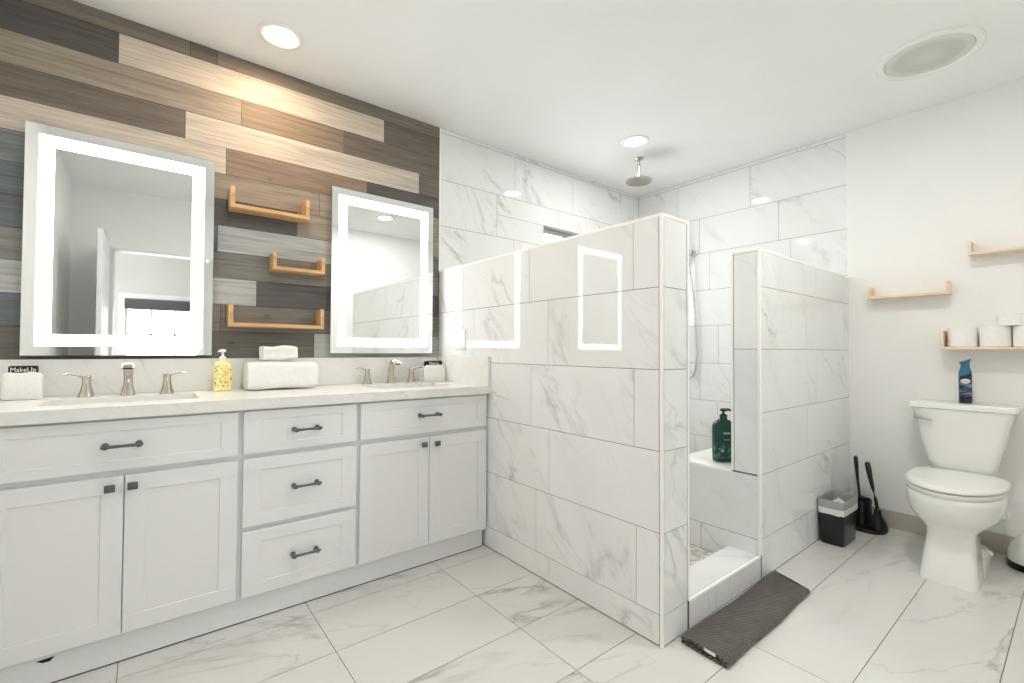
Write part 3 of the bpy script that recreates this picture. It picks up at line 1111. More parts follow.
# taps
def faucet(x, y, label, dx0, dx1):
    f = thing('faucet', label, 'faucet', (x, y, ZT), group='widespread taps')
    mb = MB()
    prof = [(0, 0, 0.0), (0, 0, 0.012), (0, 0.002, 0.045), (0, 0.002, 0.08), (0, -0.006, 0.105), (0, -0.026, 0.126), (0, -0.052, 0.132), (0, -0.078, 0.124), (0, -0.09, 0.116)]
    wd_ = [0.026, 0.024, 0.0165, 0.0150, 0.0165, 0.019, 0.0205, 0.0215, 0.0215]
    th = [0.026, 0.024, 0.0165, 0.0145, 0.0135, 0.0115, 0.0095, 0.008, 0.007]
    pv = [Vector(p) for p in prof]
    rr = []
    for i, p in enumerate(pv):
        tdir = (pv[min(i + 1, 8)] - pv[max(i - 1, 0)]).normalized()
        sx_ = Vector((1, 0, 0))
        q = sx_.cross(tdir).normalized()
        rr.append([p + sx_ * wd_[i] * spow(math.cos(2 * PI * j / 28), 2.8) + q * th[i] * spow(math.sin(2 * PI * j / 28), 2.8) for j in range(28)])
    mb.rings(rr)
    sp = mb.build('spout', M['nickel'], f)
    mb = MB()
    e = pv[-1]
    tdir = (pv[-1] - pv[-2]).normalized()
    q = Vector((1, 0, 0)).cross(tdir).normalized()
    mb.rings([[e + tdir * h + Vector((1, 0, 0)) * 0.016 * spow(math.cos(2 * PI * j / 24), 3) + q * 0.0042 * spow(math.sin(2 * PI * j / 24), 3) for j in range(24)] for h in (-0.001, 0.0008)])
    mb.build('outlet', M['slot'], sp)
    for s, dx in ((-1, dx0), (1, dx1)):
        mb = MB()
        mb.lathe([(0.027, 0), (0.0255, 0.006), (0.020, 0.024), (0.0155, 0.046), (0.0138, 0.066), (0.0145, 0.084), (0.0125, 0.088)], (dx, 0, 0), 28)
        h = mb.build('handle', M['nickel'], f)
        mb = MB()
        mb.tube([(dx + s * 0.002, 0, 0.080), (dx + s * 0.016, -0.001, 0.085), (dx + s * 0.036, -0.002, 0.092), (dx + s * 0.055, -0.003, 0.0935), (dx + s * 0.07, -0.004, 0.090)],
                [0.010, 0.0085, 0.008, 0.0078, 0.006], 14, rb=[0.008, 0.006, 0.005, 0.0046, 0.0035])
        mb.build('lever', M['nickel'], h)
    return f


faucet(-0.055, 2.555, 'brushed nickel two-lever tap below the larger mirror', -0.131, 0.133)
faucet(1.145, 2.585, 'brushed nickel two-lever tap beside the washcloths by the half wall', -0.145, 0.13)


# ------------------------------------------------------------------ mirrors
def mirror(x0, x1, z0, z1, label, sensor=None):
    c = Vector(((x0 + x1) / 2, YW - 0.001, (z0 + z1) / 2))
    r = thing('led_mirror', label, 'mirror', c, group='lit wall mirrors')
    hx, hz = (x1 - x0) / 2, (z1 - z0) / 2
    mb = MB()
    mb.box(-hx + 0.03, hx - 0.03, -0.029, 0, -hz + 0.03, hz - 0.03)
    mb.build('back_box', M['alu'], r, smooth=False)
    o1, o2 = 0.039, 0.0865
    mb = MB()
    frame_rect(mb, -hx, hx, -hz, hz, -0.035, -0.029, o1)
    mb.build('border', M['mirror_edge'], r, smooth=False)
    mb = MB()
    frame_rect(mb, -hx + o1, hx - o1, -hz + o1, hz - o1, -0.035, -0.029, o2 - o1)
    mb.build('light_band', M['led'], r, smooth=False)
    mb = MB()
    mb.box(-hx + o2, hx - o2, -0.035, -0.029, -hz + o2, hz - o2)
    mb.build('glass', M['mirror'], r, smooth=False)
    if sensor:
        mb = MB()
        mb.lathe([(0.0055, -0.0365), (0.0055, -0.0345)], (sensor[0] - c.x, 0, sensor[1] - c.z), 16, 'Y')
        mb.build('touch_sensor', M['dot'], r)
    return r


mirror(-0.389, 0.250, 1.070, 2.009, 'tall lit mirror over the sink at the far end from the shower, showing a doorway', (0.227, 1.523))
mirror(0.807, 1.446, 1.079, 2.020, 'tall lit mirror next to the tiled half wall, showing a ceiling light')


# ------------------------------------------------------------------ little wood shelves
def bracket_shelf(a0, a1, z0, z1, depth, th, label, axis, mat, group, end_h=None):
    """U shelf: board with two short upright ends. axis 0: on the vanity wall, axis 1: on the right wall"""
    L = a1 - a0
    if axis == 0:
        r = thing('wall_shelf', label, 'shelf', ((a0 + a1) / 2, YW - 0.0005, z0), group=group)
    else:
        r = thing('wall_shelf', label, 'shelf', (XB - 0.0045, (a0 + a1) / 2, z0), group=group)
    hgt = z1 - z0

    def P(mb, u0, u1, z0_, z1_):
        if axis == 0:
            mb.box(u0, u1, -depth, 0, z0_, z1_, 0.0015, 1)
        else:
            mb.box(-depth, 0, u0, u1, z0_, z1_, 0.0015, 1)
    mb = MB()
    P(mb, -L / 2 + th, L / 2 - th, 0, th)
    mb.build('board', mat, r, smooth=False)
    for s in (-1, 1):
        mb = MB()
        u = sorted((s * L / 2, s * (L / 2 - th)))
        P(mb, u[0], u[1], 0, hgt)
        mb.build('end_panel', mat, r, smooth=False)
    return r


G1 = 'pine shelves between the mirrors'
bracket_shelf(0.312, 0.672, 1.789, 1.893, 0.10, 0.018, 'golden pine shelf topmost of three between the mirrors', 0, M['shelf'], G1)
bracket_shelf(0.500, 0.755, 1.507, 1.594, 0.10, 0.017, 'short golden pine shelf, middle one of three between the mirrors', 0, M['shelf'], G1)
bracket_shelf(0.312, 0.752, 1.210, 1.316, 0.10, 0.018, 'long golden pine shelf just above the folded towels', 0, M['shelf'], G1)
G2 = 'pale shelves over the toilet'
bracket_shelf(0.488, 0.868, 1.436, 1.514, 0.10, 0.014, 'pale pine shelf above and beside the toilet, nearest the shower', 1, M['shelf_y'], G2)
bracket_shelf(0.03, 0.411, 1.643, 1.722, 0.10, 0.014, 'pale pine shelf highest on the wall over the toilet', 1, M['shelf_y'], G2)
bracket_shelf(0.13, 0.525, 1.117, 1.225, 0.13, 0.014, 'pale pine shelf holding toilet paper rolls above the tank', 1, M['shelf_y'], G2)


# toilet paper
def paper_roll(y, z, label, stand=True):
    r = thing('toilet_paper_roll', label, 'toilet paper', (XB - 0.004 - 0.066, y, z), group='spare toilet paper rolls')
    mb = MB()
    h, ro, ri = 0.112, 0.0605, 0.021
    mb.lathe([(ri, 0.001), (ro - 0.004, 0.0), (ro, 0.004), (ro, h - 0.004), (ro - 0.004, h), (ri, h - 0.001)], (0, 0, 0), 40, cap0=False, cap1=False)
    mb.build('paper', M['paper'], r)
    mb = MB()
    mb.lathe([(ri, 0.0015), (ri, h - 0.0015)], (0, 0, 0), 28, cap0=False, cap1=False)
    mb.lathe([(ri - 0.0015, 0.0015), (ri - 0.0015, h - 0.0015)], (0, 0, 0), 28, cap0=False, cap1=False)
    mb.build('core', M['card'], r)
    return r


ZS = 1.117 + 0.0141
paper_roll(0.441, ZS, 'white toilet paper roll on the low shelf next to its pale wooden end')
paper_roll(0.312, ZS, 'white toilet paper roll second from the wooden end of the low shelf')
paper_roll(0.187, ZS, 'white toilet paper roll third along the low shelf, at the edge of the photo')
r4 = paper_roll(0.245, ZS + 0.1125, 'white toilet paper roll lying on top of the others')
r4.scale = (1, 1, 0.55)

# ------------------------------------------------------------------ things on the counter
# soap
s = thing('soap_dispenser', 'yellow floral pump bottle of hand soap beside the rolled towel', 'soap bottle', (0.287, 2.553, ZT + 0.0005))
mb = MB()
rr = []
for z, ax, ay, p in ((0, .032, .020, 5), (.004, .0355, .024, 5), (.03, .0362, .025, 5), (.115, .0355, .0245, 5), (.130, .033, .023, 4), (.139, .022, .017, 2.6), (.143, .012, .012, 2)):
    rr.append(superring(0, 0, z, ax, ay, p, 40))
mb.rings(rr)
mb.build('bottle', M['soap'], s)
mb = MB()
mb.lathe([(0.0145, 0.1425), (0.0145, 0.160), (0.010, 0.163), (0.0055, 0.165), (0.0055, 0.182), (0.0125, 0.184), (0.0135, 0.193), (0.010, 0.197)], (0, 0, 0), 24)
mb.tube([(0, 0, 0.190), (-0.012, -0.014, 0.191), (-0.021, -0.026, 0.186)], [0.006, 0.0055, 0.004], 12)
mb.build('pump', M['plastic'], s)


# towels
def noisy_rings(mb, rr, amp, seed):
    q = random.Random(seed)
    out = []
    for r in rr:
        out.append([tuple(c + (q.random() - 0.5) * amp for c in p) for p in r])
    mb.rings(out)


def towel_bar(name, label, cat, x0, x1, cy, z, hy, hz, seed, p=3.2, layers=0, rz=0.0, ry=0.0):
    """a folded towel: rounded section swept along x, with soft fold grooves"""
    cx = (x0 + x1) / 2
    mb = MB()
    L = x1 - x0
    rr = []
    n = 64
    N = 26
    for i in range(N + 1):
        t_ = i / N
        x = -L / 2 + L * t_
        e = min(1.0, (math.sin(PI * min(max(t_, 0.0), 1.0)) ** 0.5) * 1.6 + 0.0)
        k = (0.955 + 0.045 * min(1, t_ * 12)) * (0.80 + 0.20 * min(1.0, (1 - t_) * 9) ** 0.5 if t_ > 0.5 else 1.0)
        ring = []
        for j in range(n):
            a = 2 * PI * j / n
            yy = hy * k * spow(math.cos(a), p)
            zz = hz * k * spow(math.sin(a), p)
            # grooves where the layers meet on the front and back
            if layers:
                ph = (zz / hz + 1) / 2 * layers
                g = max(0.0, 1 - abs((ph % 1.0) - 0.5) / 0.5)
                yy *= 1 - 0.07 * (1 - g) ** 3 * (1 if abs(math.cos(a)) > 0.5 else 0)
            zz += 0.0025 * math.sin(9 * t_ + 2 * a + seed)
            ring.append((x, yy, zz + hz))
        rr.append(ring)
    mb.rings(rr)
    o = mb.build(name, M['terry'], None, angle=75)
    o.location = (cx, cy, z)
    o.rotation_euler = (0, ry, rz)
    return tag(o, label, cat)


tw = towel_bar('rolled_towel', 'large white rolled bath towel lying on the counter under the shelves', 'towel', 0.380, 0.696, 2.535, ZT + 0.003, 0.085, 0.0675, 1, 4.2)
mb = MB()
pts = []
for i in range(60):     # the spiral edge at the end of the roll
    a = i * 0.33
    rr_ = 0.050 * (1 - i / 75)
    pts.append((0.158, rr_ * math.cos(a) * 1.2, 0.0675 + rr_ * math.sin(a)))
mb.tube(pts, 0.0035, 6)
mb.build('rolled_edge', M['terry'], tw)
towel_bar('folded_hand_towel', 'small white folded hand towel resting on the rolled bath towel', 'towel', 0.448, 0.602, 2.530, ZT + 0.1455, 0.055, 0.0345, 5, 5.0, layers=3, rz=0.06, ry=-0.045)


# washcloths with black makeup towels
def washcloths(x0, x1, y, z, rz, lab_white, lab_black):
    cx = (x0 + x1) / 2
    hw = (x1 - x0) / 2
    # white cloth folded round in a U
    mb = MB()
    o_ = [(-0.036, 0.004), (-0.032, 0.0), (0.032, 0.0), (0.036, 0.004), (0.032, 0.092), (0.027, 0.097), (0.022, 0.095), (0.018, 0.088), (0.0165, 0.024), (0.014, 0.018), (-0.014, 0.018), (-0.0165, 0.024), (-0.0185, 0.094), (-0.0225, 0.103), (-0.028, 0.104), (-0.0325, 0.096)]
    rr = []
    N = 14
    for i in range(N + 1):
        t_ = i / N
        x = -hw + 2 * hw * t_
        k = 0.93 + 0.07 * min(1, 4 * math.sin(PI * t_))
        rr.append([(x, p[0] * k, p[1] * (k if p[1] > 0.05 else 1) + 0.0015 * math.sin(11 * t_ + p[1] * 60) * (1 if p[1] > 0.05 else 0)) for p in o_])
    mb.rings(rr)
    w_ = mb.build('white_washcloth', M['terry'], None, angle=70)
    w_.location = (cx, y, z)
    w_.rotation_euler = (0, 0, rz)
    tag(w_, lab_white, 'washcloth', 'white washcloths')
    b = thing('black_makeup_towel', lab_black, 'washcloth', (cx, y, z + 0.0195), rz, 'black makeup towels')
    mb = MB()
    mb.box(-hw + 0.013, hw - 0.013, -0.0135, 0.0135, 0.0, 0.110, 0.006, 3)
    mb.build('cloth', M['blackcloth'], b)
    tx = text_mesh('embroidery', 'MakeUp', 0.026, M['tagmat'], b, (0.0, -0.0141, 0.094), (PI / 2, 0, 0), sx=0.80)
    tx['label'] = 'white embroidered writing'


washcloths(-0.420, -0.314, 2.570, ZT + 0.0005, 0.06, 'white washcloth wrapped round a black one, left end of the counter away from the shower', 'black makeup towel tucked in the white washcloth below the larger mirror')
washcloths(1.339, 1.483, 2.560, ZT + 0.0005, 0.0, 'white washcloth wrapped round a black one beside the half wall', 'black makeup towel tucked in the white washcloth beside the half wall')

# outlet cover on the half wall
o = thing('switch_plate', 'white double switch plate on the tiled half wall above the counter end', 'switch plate', (XL - 0.0003, 2.397, 1.163))
mb = MB()
mb.box(-0.0065, 0, -0.057, 0.057, -0.0625, 0.0625, 0.003, 2)
mb.build('plate', M['plastic'], o)
for s in (-1, 1):
    mb = MB()
    mb.box(-0.0085, -0.006, s * 0.024 - 0.0165, s * 0.024 + 0.0165, -0.033, 0.033, 0.001, 1)
    mb.build('rocker', M['plastic'], o)


# ------------------------------------------------------------------ ceiling things
def downlight(x, y, label, light):
    d = thing('ceiling_downlight', label, 'ceiling light', (x, y, H), group='recessed downlights')
    mb = MB()
    mb.lathe([(0.098, 0.0), (0.098, -0.004), (0.092, -0.008), (0.075, -0.007), (0.069, -0.003), (0.069, 0.0)], (0, 0, 0), 48, cap0=False, cap1=False)
    mb.build('trim_ring', M['plastic'], d)
    mb = MB()
    mb.lathe([(0.069, -0.0005), (0.069, -0.0035)], (0, 0, 0), 48)
    mb.build('diffuser', M['lamp'], d)
    ld = bpy.data.lights.new('lamp', 'AREA')
    ld.shape = 'DISK'
    ld.size = 0.134
    ld.energy, ld.color = light
    lo = bpy.data.objects.new('lamp', ld)
    lo.location = (0, 0, -0.0045)
    COL.objects.link(lo)
    lo.parent = d


downlight(0.477, 2.36, 'round recessed ceiling light close to the plank wall', DOWN_WARM)
downlight(2.68, 1.975, 'round recessed ceiling light over the shower by the shower head', DOWN_SOFT)
downlight(2.08, 0.37, 'round recessed ceiling light seen only in the mirror next to the half wall', DOWN_FRONT)
downlight(0.48, 1.20, 'round fill light added over the walkway before the drawers, out of view', FILL_WALK)  # unseen extra light, added to brighten the room and the mirrored rear wall

sp = thing('ceiling_speaker', 'large round white ceiling grille above the toilet', 'ceiling grille', (3.018, 0.478, H))
mb = MB()
mb.lathe([(0.204, 0.0), (0.204, -0.008), (0.198, -0.015), (0.186, -0.017), (0.172, -0.013), (0.168, -0.006), (0.168, 0.0)], (0, 0, 0), 64, cap0=False, cap1=False)
mb.build('rim', M['plastic'], sp)
mb = MB()
mb.lathe([(0.168, -0.004), (0.167, -0.0085), (0.12, -0.0115), (0.05, -0.013), (0.001, -0.0133)], (0, 0, 0), 64)
mb.build('grille', M['grille'], sp)

# ------------------------------------------------------------------ shower fittings
sh = thing('rain_shower_head', 'round brushed nickel rain shower head hanging from the ceiling', 'shower head', (2.945, 2.135, H))
mb = MB()
mb.lathe([(0.033, 0), (0.033, -0.006), (0.022, -0.014), (0.012, -0.018)], (0, 0, 0), 32)
mb.build('flange', M['nickel'], sh)
mb = MB()
mb.lathe([(0.0105, -0.015), (0.0105, -0.135), (0.015, -0.138), (0.015, -0.152), (0.011, -0.155)], (0, 0, 0), 24)
mb.build('arm', M['nickel'], sh)
mb = MB()
mb.lathe([(0.014, -0.152), (0.022, -0.158), (0.060, -0.166), (0.098, -0.171), (0.101, -0.176), (0.099, -0.182), (0.092, -0.184), (0.001, -0.184)], (0, 0, 0), 56)
mb.build('head', M['nickel'], sh)
mb = MB()
for rr_, nn in ((0.02, 6), (0.04, 12), (0.06, 18), (0.08, 24)):
    for i in range(nn):
        a = 2 * PI * i / nn
        mb.lathe([(0.0028, -0.1838), (0.002, -0.1865)], (rr_ * math.cos(a), rr_ * math.sin(a), 0), 6)
o = mb.build('nozzles', M['black'], sh)
o['kind'] = 'stuff'

hs = thing('hand_shower', 'chrome hand shower bracket with grey hose hanging on the far shower wall', 'hand shower', (XB - 0.0005, 2.112, 1.94))
mb = MB()
mb.lathe([(0.026, 0), (0.026, -0.006), (0.013, -0.012), (0.012, -0.045), (0.020, -0.047), (0.021, -0.07), (0.012, -0.074)], (0, 0, 0), 24, 'X')
mb.build('bracket', M['chrome'], hs)
mb = MB()
mb.tube([(-0.058, 0.02, -0.03), (-0.06, 0.04, 0.04), (-0.07, 0.065, 0.12), (-0.085, 0.075, 0.15)], [0.011, 0.0125, 0.012, 0.012], 14)
mb.lathe([(0.012, 0.0), (0.035, -0.02), (0.045, -0.034), (0.044, -0.044), (0.001, -0.046)], (-0.085, 0.08, 0.19), 28)
mb.build('handset', M['chrome'], hs)
mb = MB()
hp = [(-0.058, 0.018, -0.035), (-0.05, 0.010, -0.10), (-0.035, -0.005, -0.25), (-0.03, -0.022, -0.42), (-0.03, -0.038, -0.62), (-0.03, -0.046, -0.80), (-0.03, -0.045, -0.93), (-0.03, -0.03, -1.02), (-0.03, 0.0, -1.06), (-0.03, 0.04, -1.05), (-0.025, 0.07, -1.0), (-0.02, 0.085, -0.93)]
fine = []
for i in range(len(hp) - 1):
    p0, p1, p2, p3 = [Vector(hp[max(0, min(len(hp) - 1, q))]) for q in (i - 1, i, i + 1, i + 2)]
    for k in range(5):
        t_ = k / 5
        fine.append(0.5 * ((2 * p1) + (p2 - p0) * t_ + (2 * p0 - 5 * p1 + 4 * p2 - p3) * t_ ** 2 + (3 * p1 - p0 - 3 * p2 + p3) * t_ ** 3))
fine.append(Vector(hp[-1]))
mb.tube(fine, 0.0075, 10)
o = mb.build('hose', M['chrome'], hs)
mb = MB()
mb.lathe([(0.024, 0), (0.024, -0.006), (0.012, -0.01), (0.012, -0.026)], (0, 0.085, -0.925), 20, 'X')
mb.build('wall_outlet', M['chrome'], hs)

sb = thing('shampoo_bottle', 'dark green pump bottle standing on the white shower bench', 'shampoo bottle', (2.484, 1.250, ZBN + 0.0005), rz=-0.6)
mb = MB()
rr = []
for z, ax, ay, p in ((0, .048, .026, 3.5), (.005, .0555, .033, 3.5), (.05, .057, .0345, 3.5), (.19, .057, .0345, 3.5), (.207, .053, .032, 3), (.222, .035, .025, 2.4), (.230, .018, .018, 2)):
    rr.append(superring(0, 0, z, ax, ay, p, 40))
mb.rings(rr)
mb.build('bottle', M['shampoo'], sb)
mb = MB()
mb.lathe([(0.0195, 0.229), (0.0195, 0.252), (0.014, 0.256), (0.007, 0.258), (0.007, 0.27), (0.017, 0.273), (0.018, 0.283), (0.012, 0.287)], (0, 0, 0), 24)
mb.tube([(0, 0, 0.280), (0.03, -0.004, 0.281), (0.047, -0.006, 0.272)], [0.0085, 0.007, 0.005], 12)
mb.build('pump', M['shampoo'], sb)
for bx in ((-0.020, 0.020, 0.152, 0.161), (-0.016, 0.016, 0.120, 0.1235)):
    mb = MB()
    mb.box(bx[0], bx[1], -0.0352, -0.0340, bx[2], bx[3], 0.0004, 1)
    mb.build('pale_print', M['print'], sb)
mb = MB()
mb.lathe([(0.008, -0.0352), (0.008, -0.0340)], (-0.024, 0, 0.062), 20, 'Y')
mb.build('round_print', M['print'], sb)

# ------------------------------------------------------------------ toilet
TY = 0.425
tl = thing('toilet', 'white two-piece toilet against the wall under the shelves', 'toilet', (3.295, TY + 0.004, 0.0))


def egg(xf, xb, hw, z, p=2.3, n=56):
    """plan outline, front (−x) rounder and longer"""
    xm = xf + (xb - xf) * 0.60
    pts = []
    for j in range(n):
        a = 2 * PI * j / n
        cxx, syy = math.cos(a), math.sin(a)
        if cxx < 0:
            x = xm + (xm - xf) * (-(abs(cxx) ** (2 / 2.05)))
            y = hw * spow(syy, 2.05)
        else:
            x = xm + (xb - xm) * abs(cxx) ** (2 / p)
            y = hw * spow(syy, p)
        pts.append((x - 3.30, y, z))
    return pts


mb = MB()
rr = []
for z, xf, xb, hw, p in ((0.0, 2.985, 3.24, .107, 6), (0.02, 2.990, 3.24, .106, 6), (0.08, 3.005, 3.25, .1, 6), (0.15, 3.03, 3.27, .093, 5.5), (0.205, 3.048, 3.30, .0885, 5), (0.235, 3.045, 3.34, .095, 4), (0.255, 3.028, 3.40, .116, 3.2),
                         (0.28, 2.995, 3.45, .144, 2.7), (0.31, 2.966, 3.50, .166, 2.4), (0.345, 2.950, 3.52, .1785, 2.25), (0.38, 2.944, 3.53, .183, 2.2), (0.402, 2.944, 3.53, .183, 2.2), (0.413, 2.95, 3.525, .178, 2.2)):
    cxr, ax = (xf + xb) / 2, (xb - xf) / 2
    rr.append([(q[0] - 3.30, q[1], q[2]) for q in superring(cxr, 0, z, ax, hw, p, 56)])
mb.rings(rr)
# foot plate and trapway behind the pedestal
rr = [[(q[0] - 3.30, q[1], q[2]) for q in superring(3.36, 0, z, ax, hw, 6, 40)] for z, ax, hw in ((0.0, 0.215, 0.107), (0.045, 0.213, 0.105), (0.062, 0.20, 0.09))]
mb.rings(rr)
mb.tube([(-0.10, 0, 0.24), (0.02, 0, 0.10), (0.12, 0, 0.13), (0.20, 0, 0.24), (0.27, 0, 0.20), (0.275, 0, 0.05)], [0.075, 0.074, 0.072, 0.072, 0.07, 0.075], 20, rb=[0.07, 0.06, 0.06, 0.06, 0.055, 0.055], up=(0, 1, 0))
mb.box(0.10, 0.365, -0.09, 0.09, 0.36, 0.428, 0.02, 3)
mb.build('bowl', M['porcelain'], tl, angle=50)
mb = MB()
rr = [egg(2.944, 3.445, .181, 0.4145), egg(2.937, 3.45, .186, 0.420), egg(2.936, 3.45, .187, 0.433), egg(2.944, 3.445, .180, 0.436)]
mb.rings(rr)
mb.build('seat', M['plastic'], tl, angle=60)
mb = MB()
rr = [egg(2.944, 3.462, .180, 0.4405, 4), egg(2.935, 3.468, .1875, 0.445, 4), egg(2.936, 3.468, .187, 0.4545, 4), egg(2.948, 3.457, .177, 0.4605, 4), egg(3.0, 3.40, .13, 0.4635, 4), egg(3.1, 3.3, .05, 0.4645, 4)]
mb.rings(rr)
mb.box(0.10, 0.152, -0.10, -0.06, 0.4145, 0.448, 0.006, 2)
mb.box(0.10, 0.152, 0.06, 0.10, 0.4145, 0.448, 0.006, 2)
mb.build('seat_lid', M['plastic'], tl, angle=60)
mb = MB()
rr = []
for z, xf, hw, p in ((0.428, 3.49, .114, 5), (0.455, 3.476, .128, 6), (0.50, 3.455, .140, 7), (0.60, 3.45, .162, 8), (0.70, 3.445, .183, 8), (0.787, 3.44, .201, 8)):
    xb = 3.668
    rr.append([(q[0] - 3.30, q[1], q[2]) for q in superring((xf + xb) / 2, 0.006, z, (xb - xf) / 2, hw, p, 64)])
mb.rings(rr)
tk = mb.build('tank', M['porcelain'], tl, angle=50)
mb = MB()
rr = []
for z, g in ((0.7875, -0.008), (0.790, 0.0), (0.810, 0.001), (0.8175, -0.004), (0.820, -0.012)):
    rr.append([(q[0] - 3.30, q[1], q[2]) for q in superring(3.553, 0.009, z, 0.121 + g, 0.2165 + g, 10, 64)])
mb.rings(rr)
mb.build('tank_lid', M['porcelain'], tl, angle=50)
mb = MB()
mb.lathe([(0.014, 0.1475), (0.014, 0.132), (0.009, 0.128)], (0, 0.175, 0.735), 20, 'X')
mb.tube([(0.131, 0.188, 0.736), (0.127, 0.175, 0.735), (0.124, 0.145, 0.729), (0.123, 0.112, 0.724)], [0.009, 0.010, 0.008, 0.0075], 12, rb=[0.006, 0.006, 0.005, 0.004])
mb.build('flush_lever', M['chrome'], tl)
for s in (-1, 1):
    mb = MB()
    mb.lathe([(0.014, 0.0), (0.014, 0.008), (0.010, 0.018), (0.003, 0.021)], (0.17, s * 0.098, 0.045), 18)
    mb.build('bolt_cap', M['plastic'], tl)

sv = thing('water_valve', 'white angle valve and supply line on the wall by the toilet bowl', 'water valve', (XB - 0.0045, 0.298, 0.212))
mb = MB()
mb.lathe([(0.03, 0), (0.028, -0.006), (0.012, -0.01), (0.012, -0.045)], (0, 0, 0), 24, 'X')
mb.tube([(-0.045, 0, 0), (-0.05, 0.004, 0.02), (-0.05, 0.010, 0.10), (-0.05, 0.018, 0.17), (-0.05, 0.022, 0.20)], 0.006, 10)
mb.build('supply_line', M['plastic'], sv)
mb = MB()
mb.lathe([(0.007, -0.043), (0.007, -0.056), (0.014, -0.058), (0.015, -0.072), (0.010, -0.076)], (0, 0, 0), 20, 'X', sx=1.0, sy=0.7)
mb.build('valve_knob', M['plastic'], sv)

# air freshener on the tank
af = thing('air_freshener', 'blue air freshener spray can standing on the toilet tank lid', 'air freshener', (3.555, 0.424, 0.8205))
af.scale = (1.03, 1.03, 1.03)
mb = MB()
mb.lathe([(0.024, 0), (0.0265, 0.003), (0.0265, 0.150), (0.0255, 0.158), (0.0225, 0.170)], (0, 0, 0), 36)
mb.build('can', M['freshener'], af)
mb = MB()
rr = []
for z, ax, ay, ox in ((0.150, .0272, .0272, 0), (0.166, .0262, .0262, 0), (0.182, .021, .021, 0), (0.200, .0175, .0175, 0), (0.214, .019, .019, 0), (0.222, .025, .0235, 0), (0.228, .026, .024, 0)):
    rr.append([(p[0], p[1], p[2] + (0.010 * (-p[1] / 0.024) if z > 0.205 else (0.010 * (-p[1] / 0.024) if z < 0.16 else 0))) for p in superring(0, 0, z, ax, ay, 2, 36)])
mb.rings(rr)
cp = mb.build('spray_cap', M['teal'], af)
mb = MB()
a0 = math.atan2(-0.42, -3.55)
rows_ = []
for i in range(13):
    ring = []
    for j in range(28):
        t_ = 2 * PI * j / 28
        k = i / 12
        du, dv = 0.021 * k * math.cos(t_), 0.0125 * k * math.sin(t_)
        ang = PI + 0.12 + du / 0.0268
        ring.append((0.0269 * math.cos(ang), 0.0269 * math.sin(ang), 0.118 + dv))
    if i:
        rows_.append(ring)
mb.rings(rows_, cap0=True, cap1=False)
lb = mb.build('oval_label', M['label'], af)
text_mesh('label_writing', 'febreze', 0.0105, M['navy'], lb, (-0.0272 * math.cos(0.12), -0.0272 * math.sin(0.12), 0.118), (PI / 2, 0, -PI / 2 + 0.12), 0.0003)

# ------------------------------------------------------------------ bin, plunger set, canister
BX0, BX1, BY0_, BY1_ = 3.058, 3.318, 0.857, 0.989
bcx, bcy = (BX0 + BX1) / 2, (BY0_ + BY1_) / 2
bn = thing('waste_bin', 'slim black waste bin with grey rim against the tiled return wall', 'waste bin', (bcx, bcy, 0.0005))
mb = MB()


def brect(z, g, n=48):
    return superring(0, 0, z, 0.130 + g, 0.066 + g * 0.40, 9, n)


mb.rings([brect(0, -0.020), brect(0.004, -0.016), brect(0.12, -0.008), brect(0.245, 0.0), brect(0.245, -0.004), brect(0.12, -0.012), brect(0.008, -0.02)], cap0=True, cap1=True)
mb.build('body', M['black'], bn)
mb = MB()
mb.rings([brect(0.205, 0.0005), brect(0.245, 0.0035), brect(0.250, 0.003), brect(0.250, -0.003), brect(0.240, -0.005), brect(0.205, -0.006)], cap0=False, cap1=False)
o = mb.build('rim', M['liner'], bn)
o['label'] = 'grey rim'
mb = MB()
q = random.Random(3)


def wob(r, a):
    return [(x + (q.random() - .5) * a, y + (q.random() - .5) * a * 0.4, z + (q.random() - .5) * a) for x, y, z in r]


mb.rings([wob(brect(0.176, 0.0035), 0.003), wob(brect(0.185, 0.0055), 0.002), wob(brect(0.21, 0.0055), 0.002), brect(0.249, 0.0055), brect(0.2535, 0.003), brect(0.2535, -0.004), wob(brect(0.235, -0.0075), 0.002), wob(brect(0.18, -0.013), 0.004), wob(brect(0.12, -0.017), 0.004)], cap0=False, cap1=True)
ln = mb.build('bin_liner', [M['liner'], M['liner_white']], None, angle=80)
for i, p in enumerate(ln.data.polygons):
    if p.center.z < 0.20 and abs(p.center.z) > 0.17 and (abs(p.center.x) > 0.12 or abs(p.center.y) > 0.064):
        p.material_index = 1
ln.location = (bcx, bcy, 0.0005)
tag(ln, 'grey and white plastic bag lining the black waste bin and folded over its rim', 'bin liner')
for k, (dx, dy, dz, rad, lab) in enumerate(((-0.025, -0.005, 0.185, 0.034, 'crumpled white tissue in the waste bin, on the side nearer the mat'), (0.042, 0.004, 0.188, 0.036, 'crumpled white tissue in the waste bin, on the side nearer the plunger'))):
    bm = bmesh.new()
    bmesh.ops.create_icosphere(bm, subdivisions=3, radius=rad)
    qq = random.Random(20 + k)
    for v in bm.verts:
        n_ = v.co.normalized()
        f = 0.82 + 0.26 * abs(math.sin(7 * n_.x + k) * math.cos(6 * n_.y + 2 * k) + 0.5 * math.sin(11 * n_.z)) + 0.08 * qq.random()
        v.co = Vector((v.co.x * f, v.co.y * f * 0.9, v.co.z * f * 1.1))
    mb = MB()
    mb.add_bm(bm)
    o = mb.build('crumpled_tissue', M['paper'], None, angle=25)
    o.location = (bcx + dx, bcy + dy, dz)
    tag(o, lab, 'tissue', 'tissues in the bin')

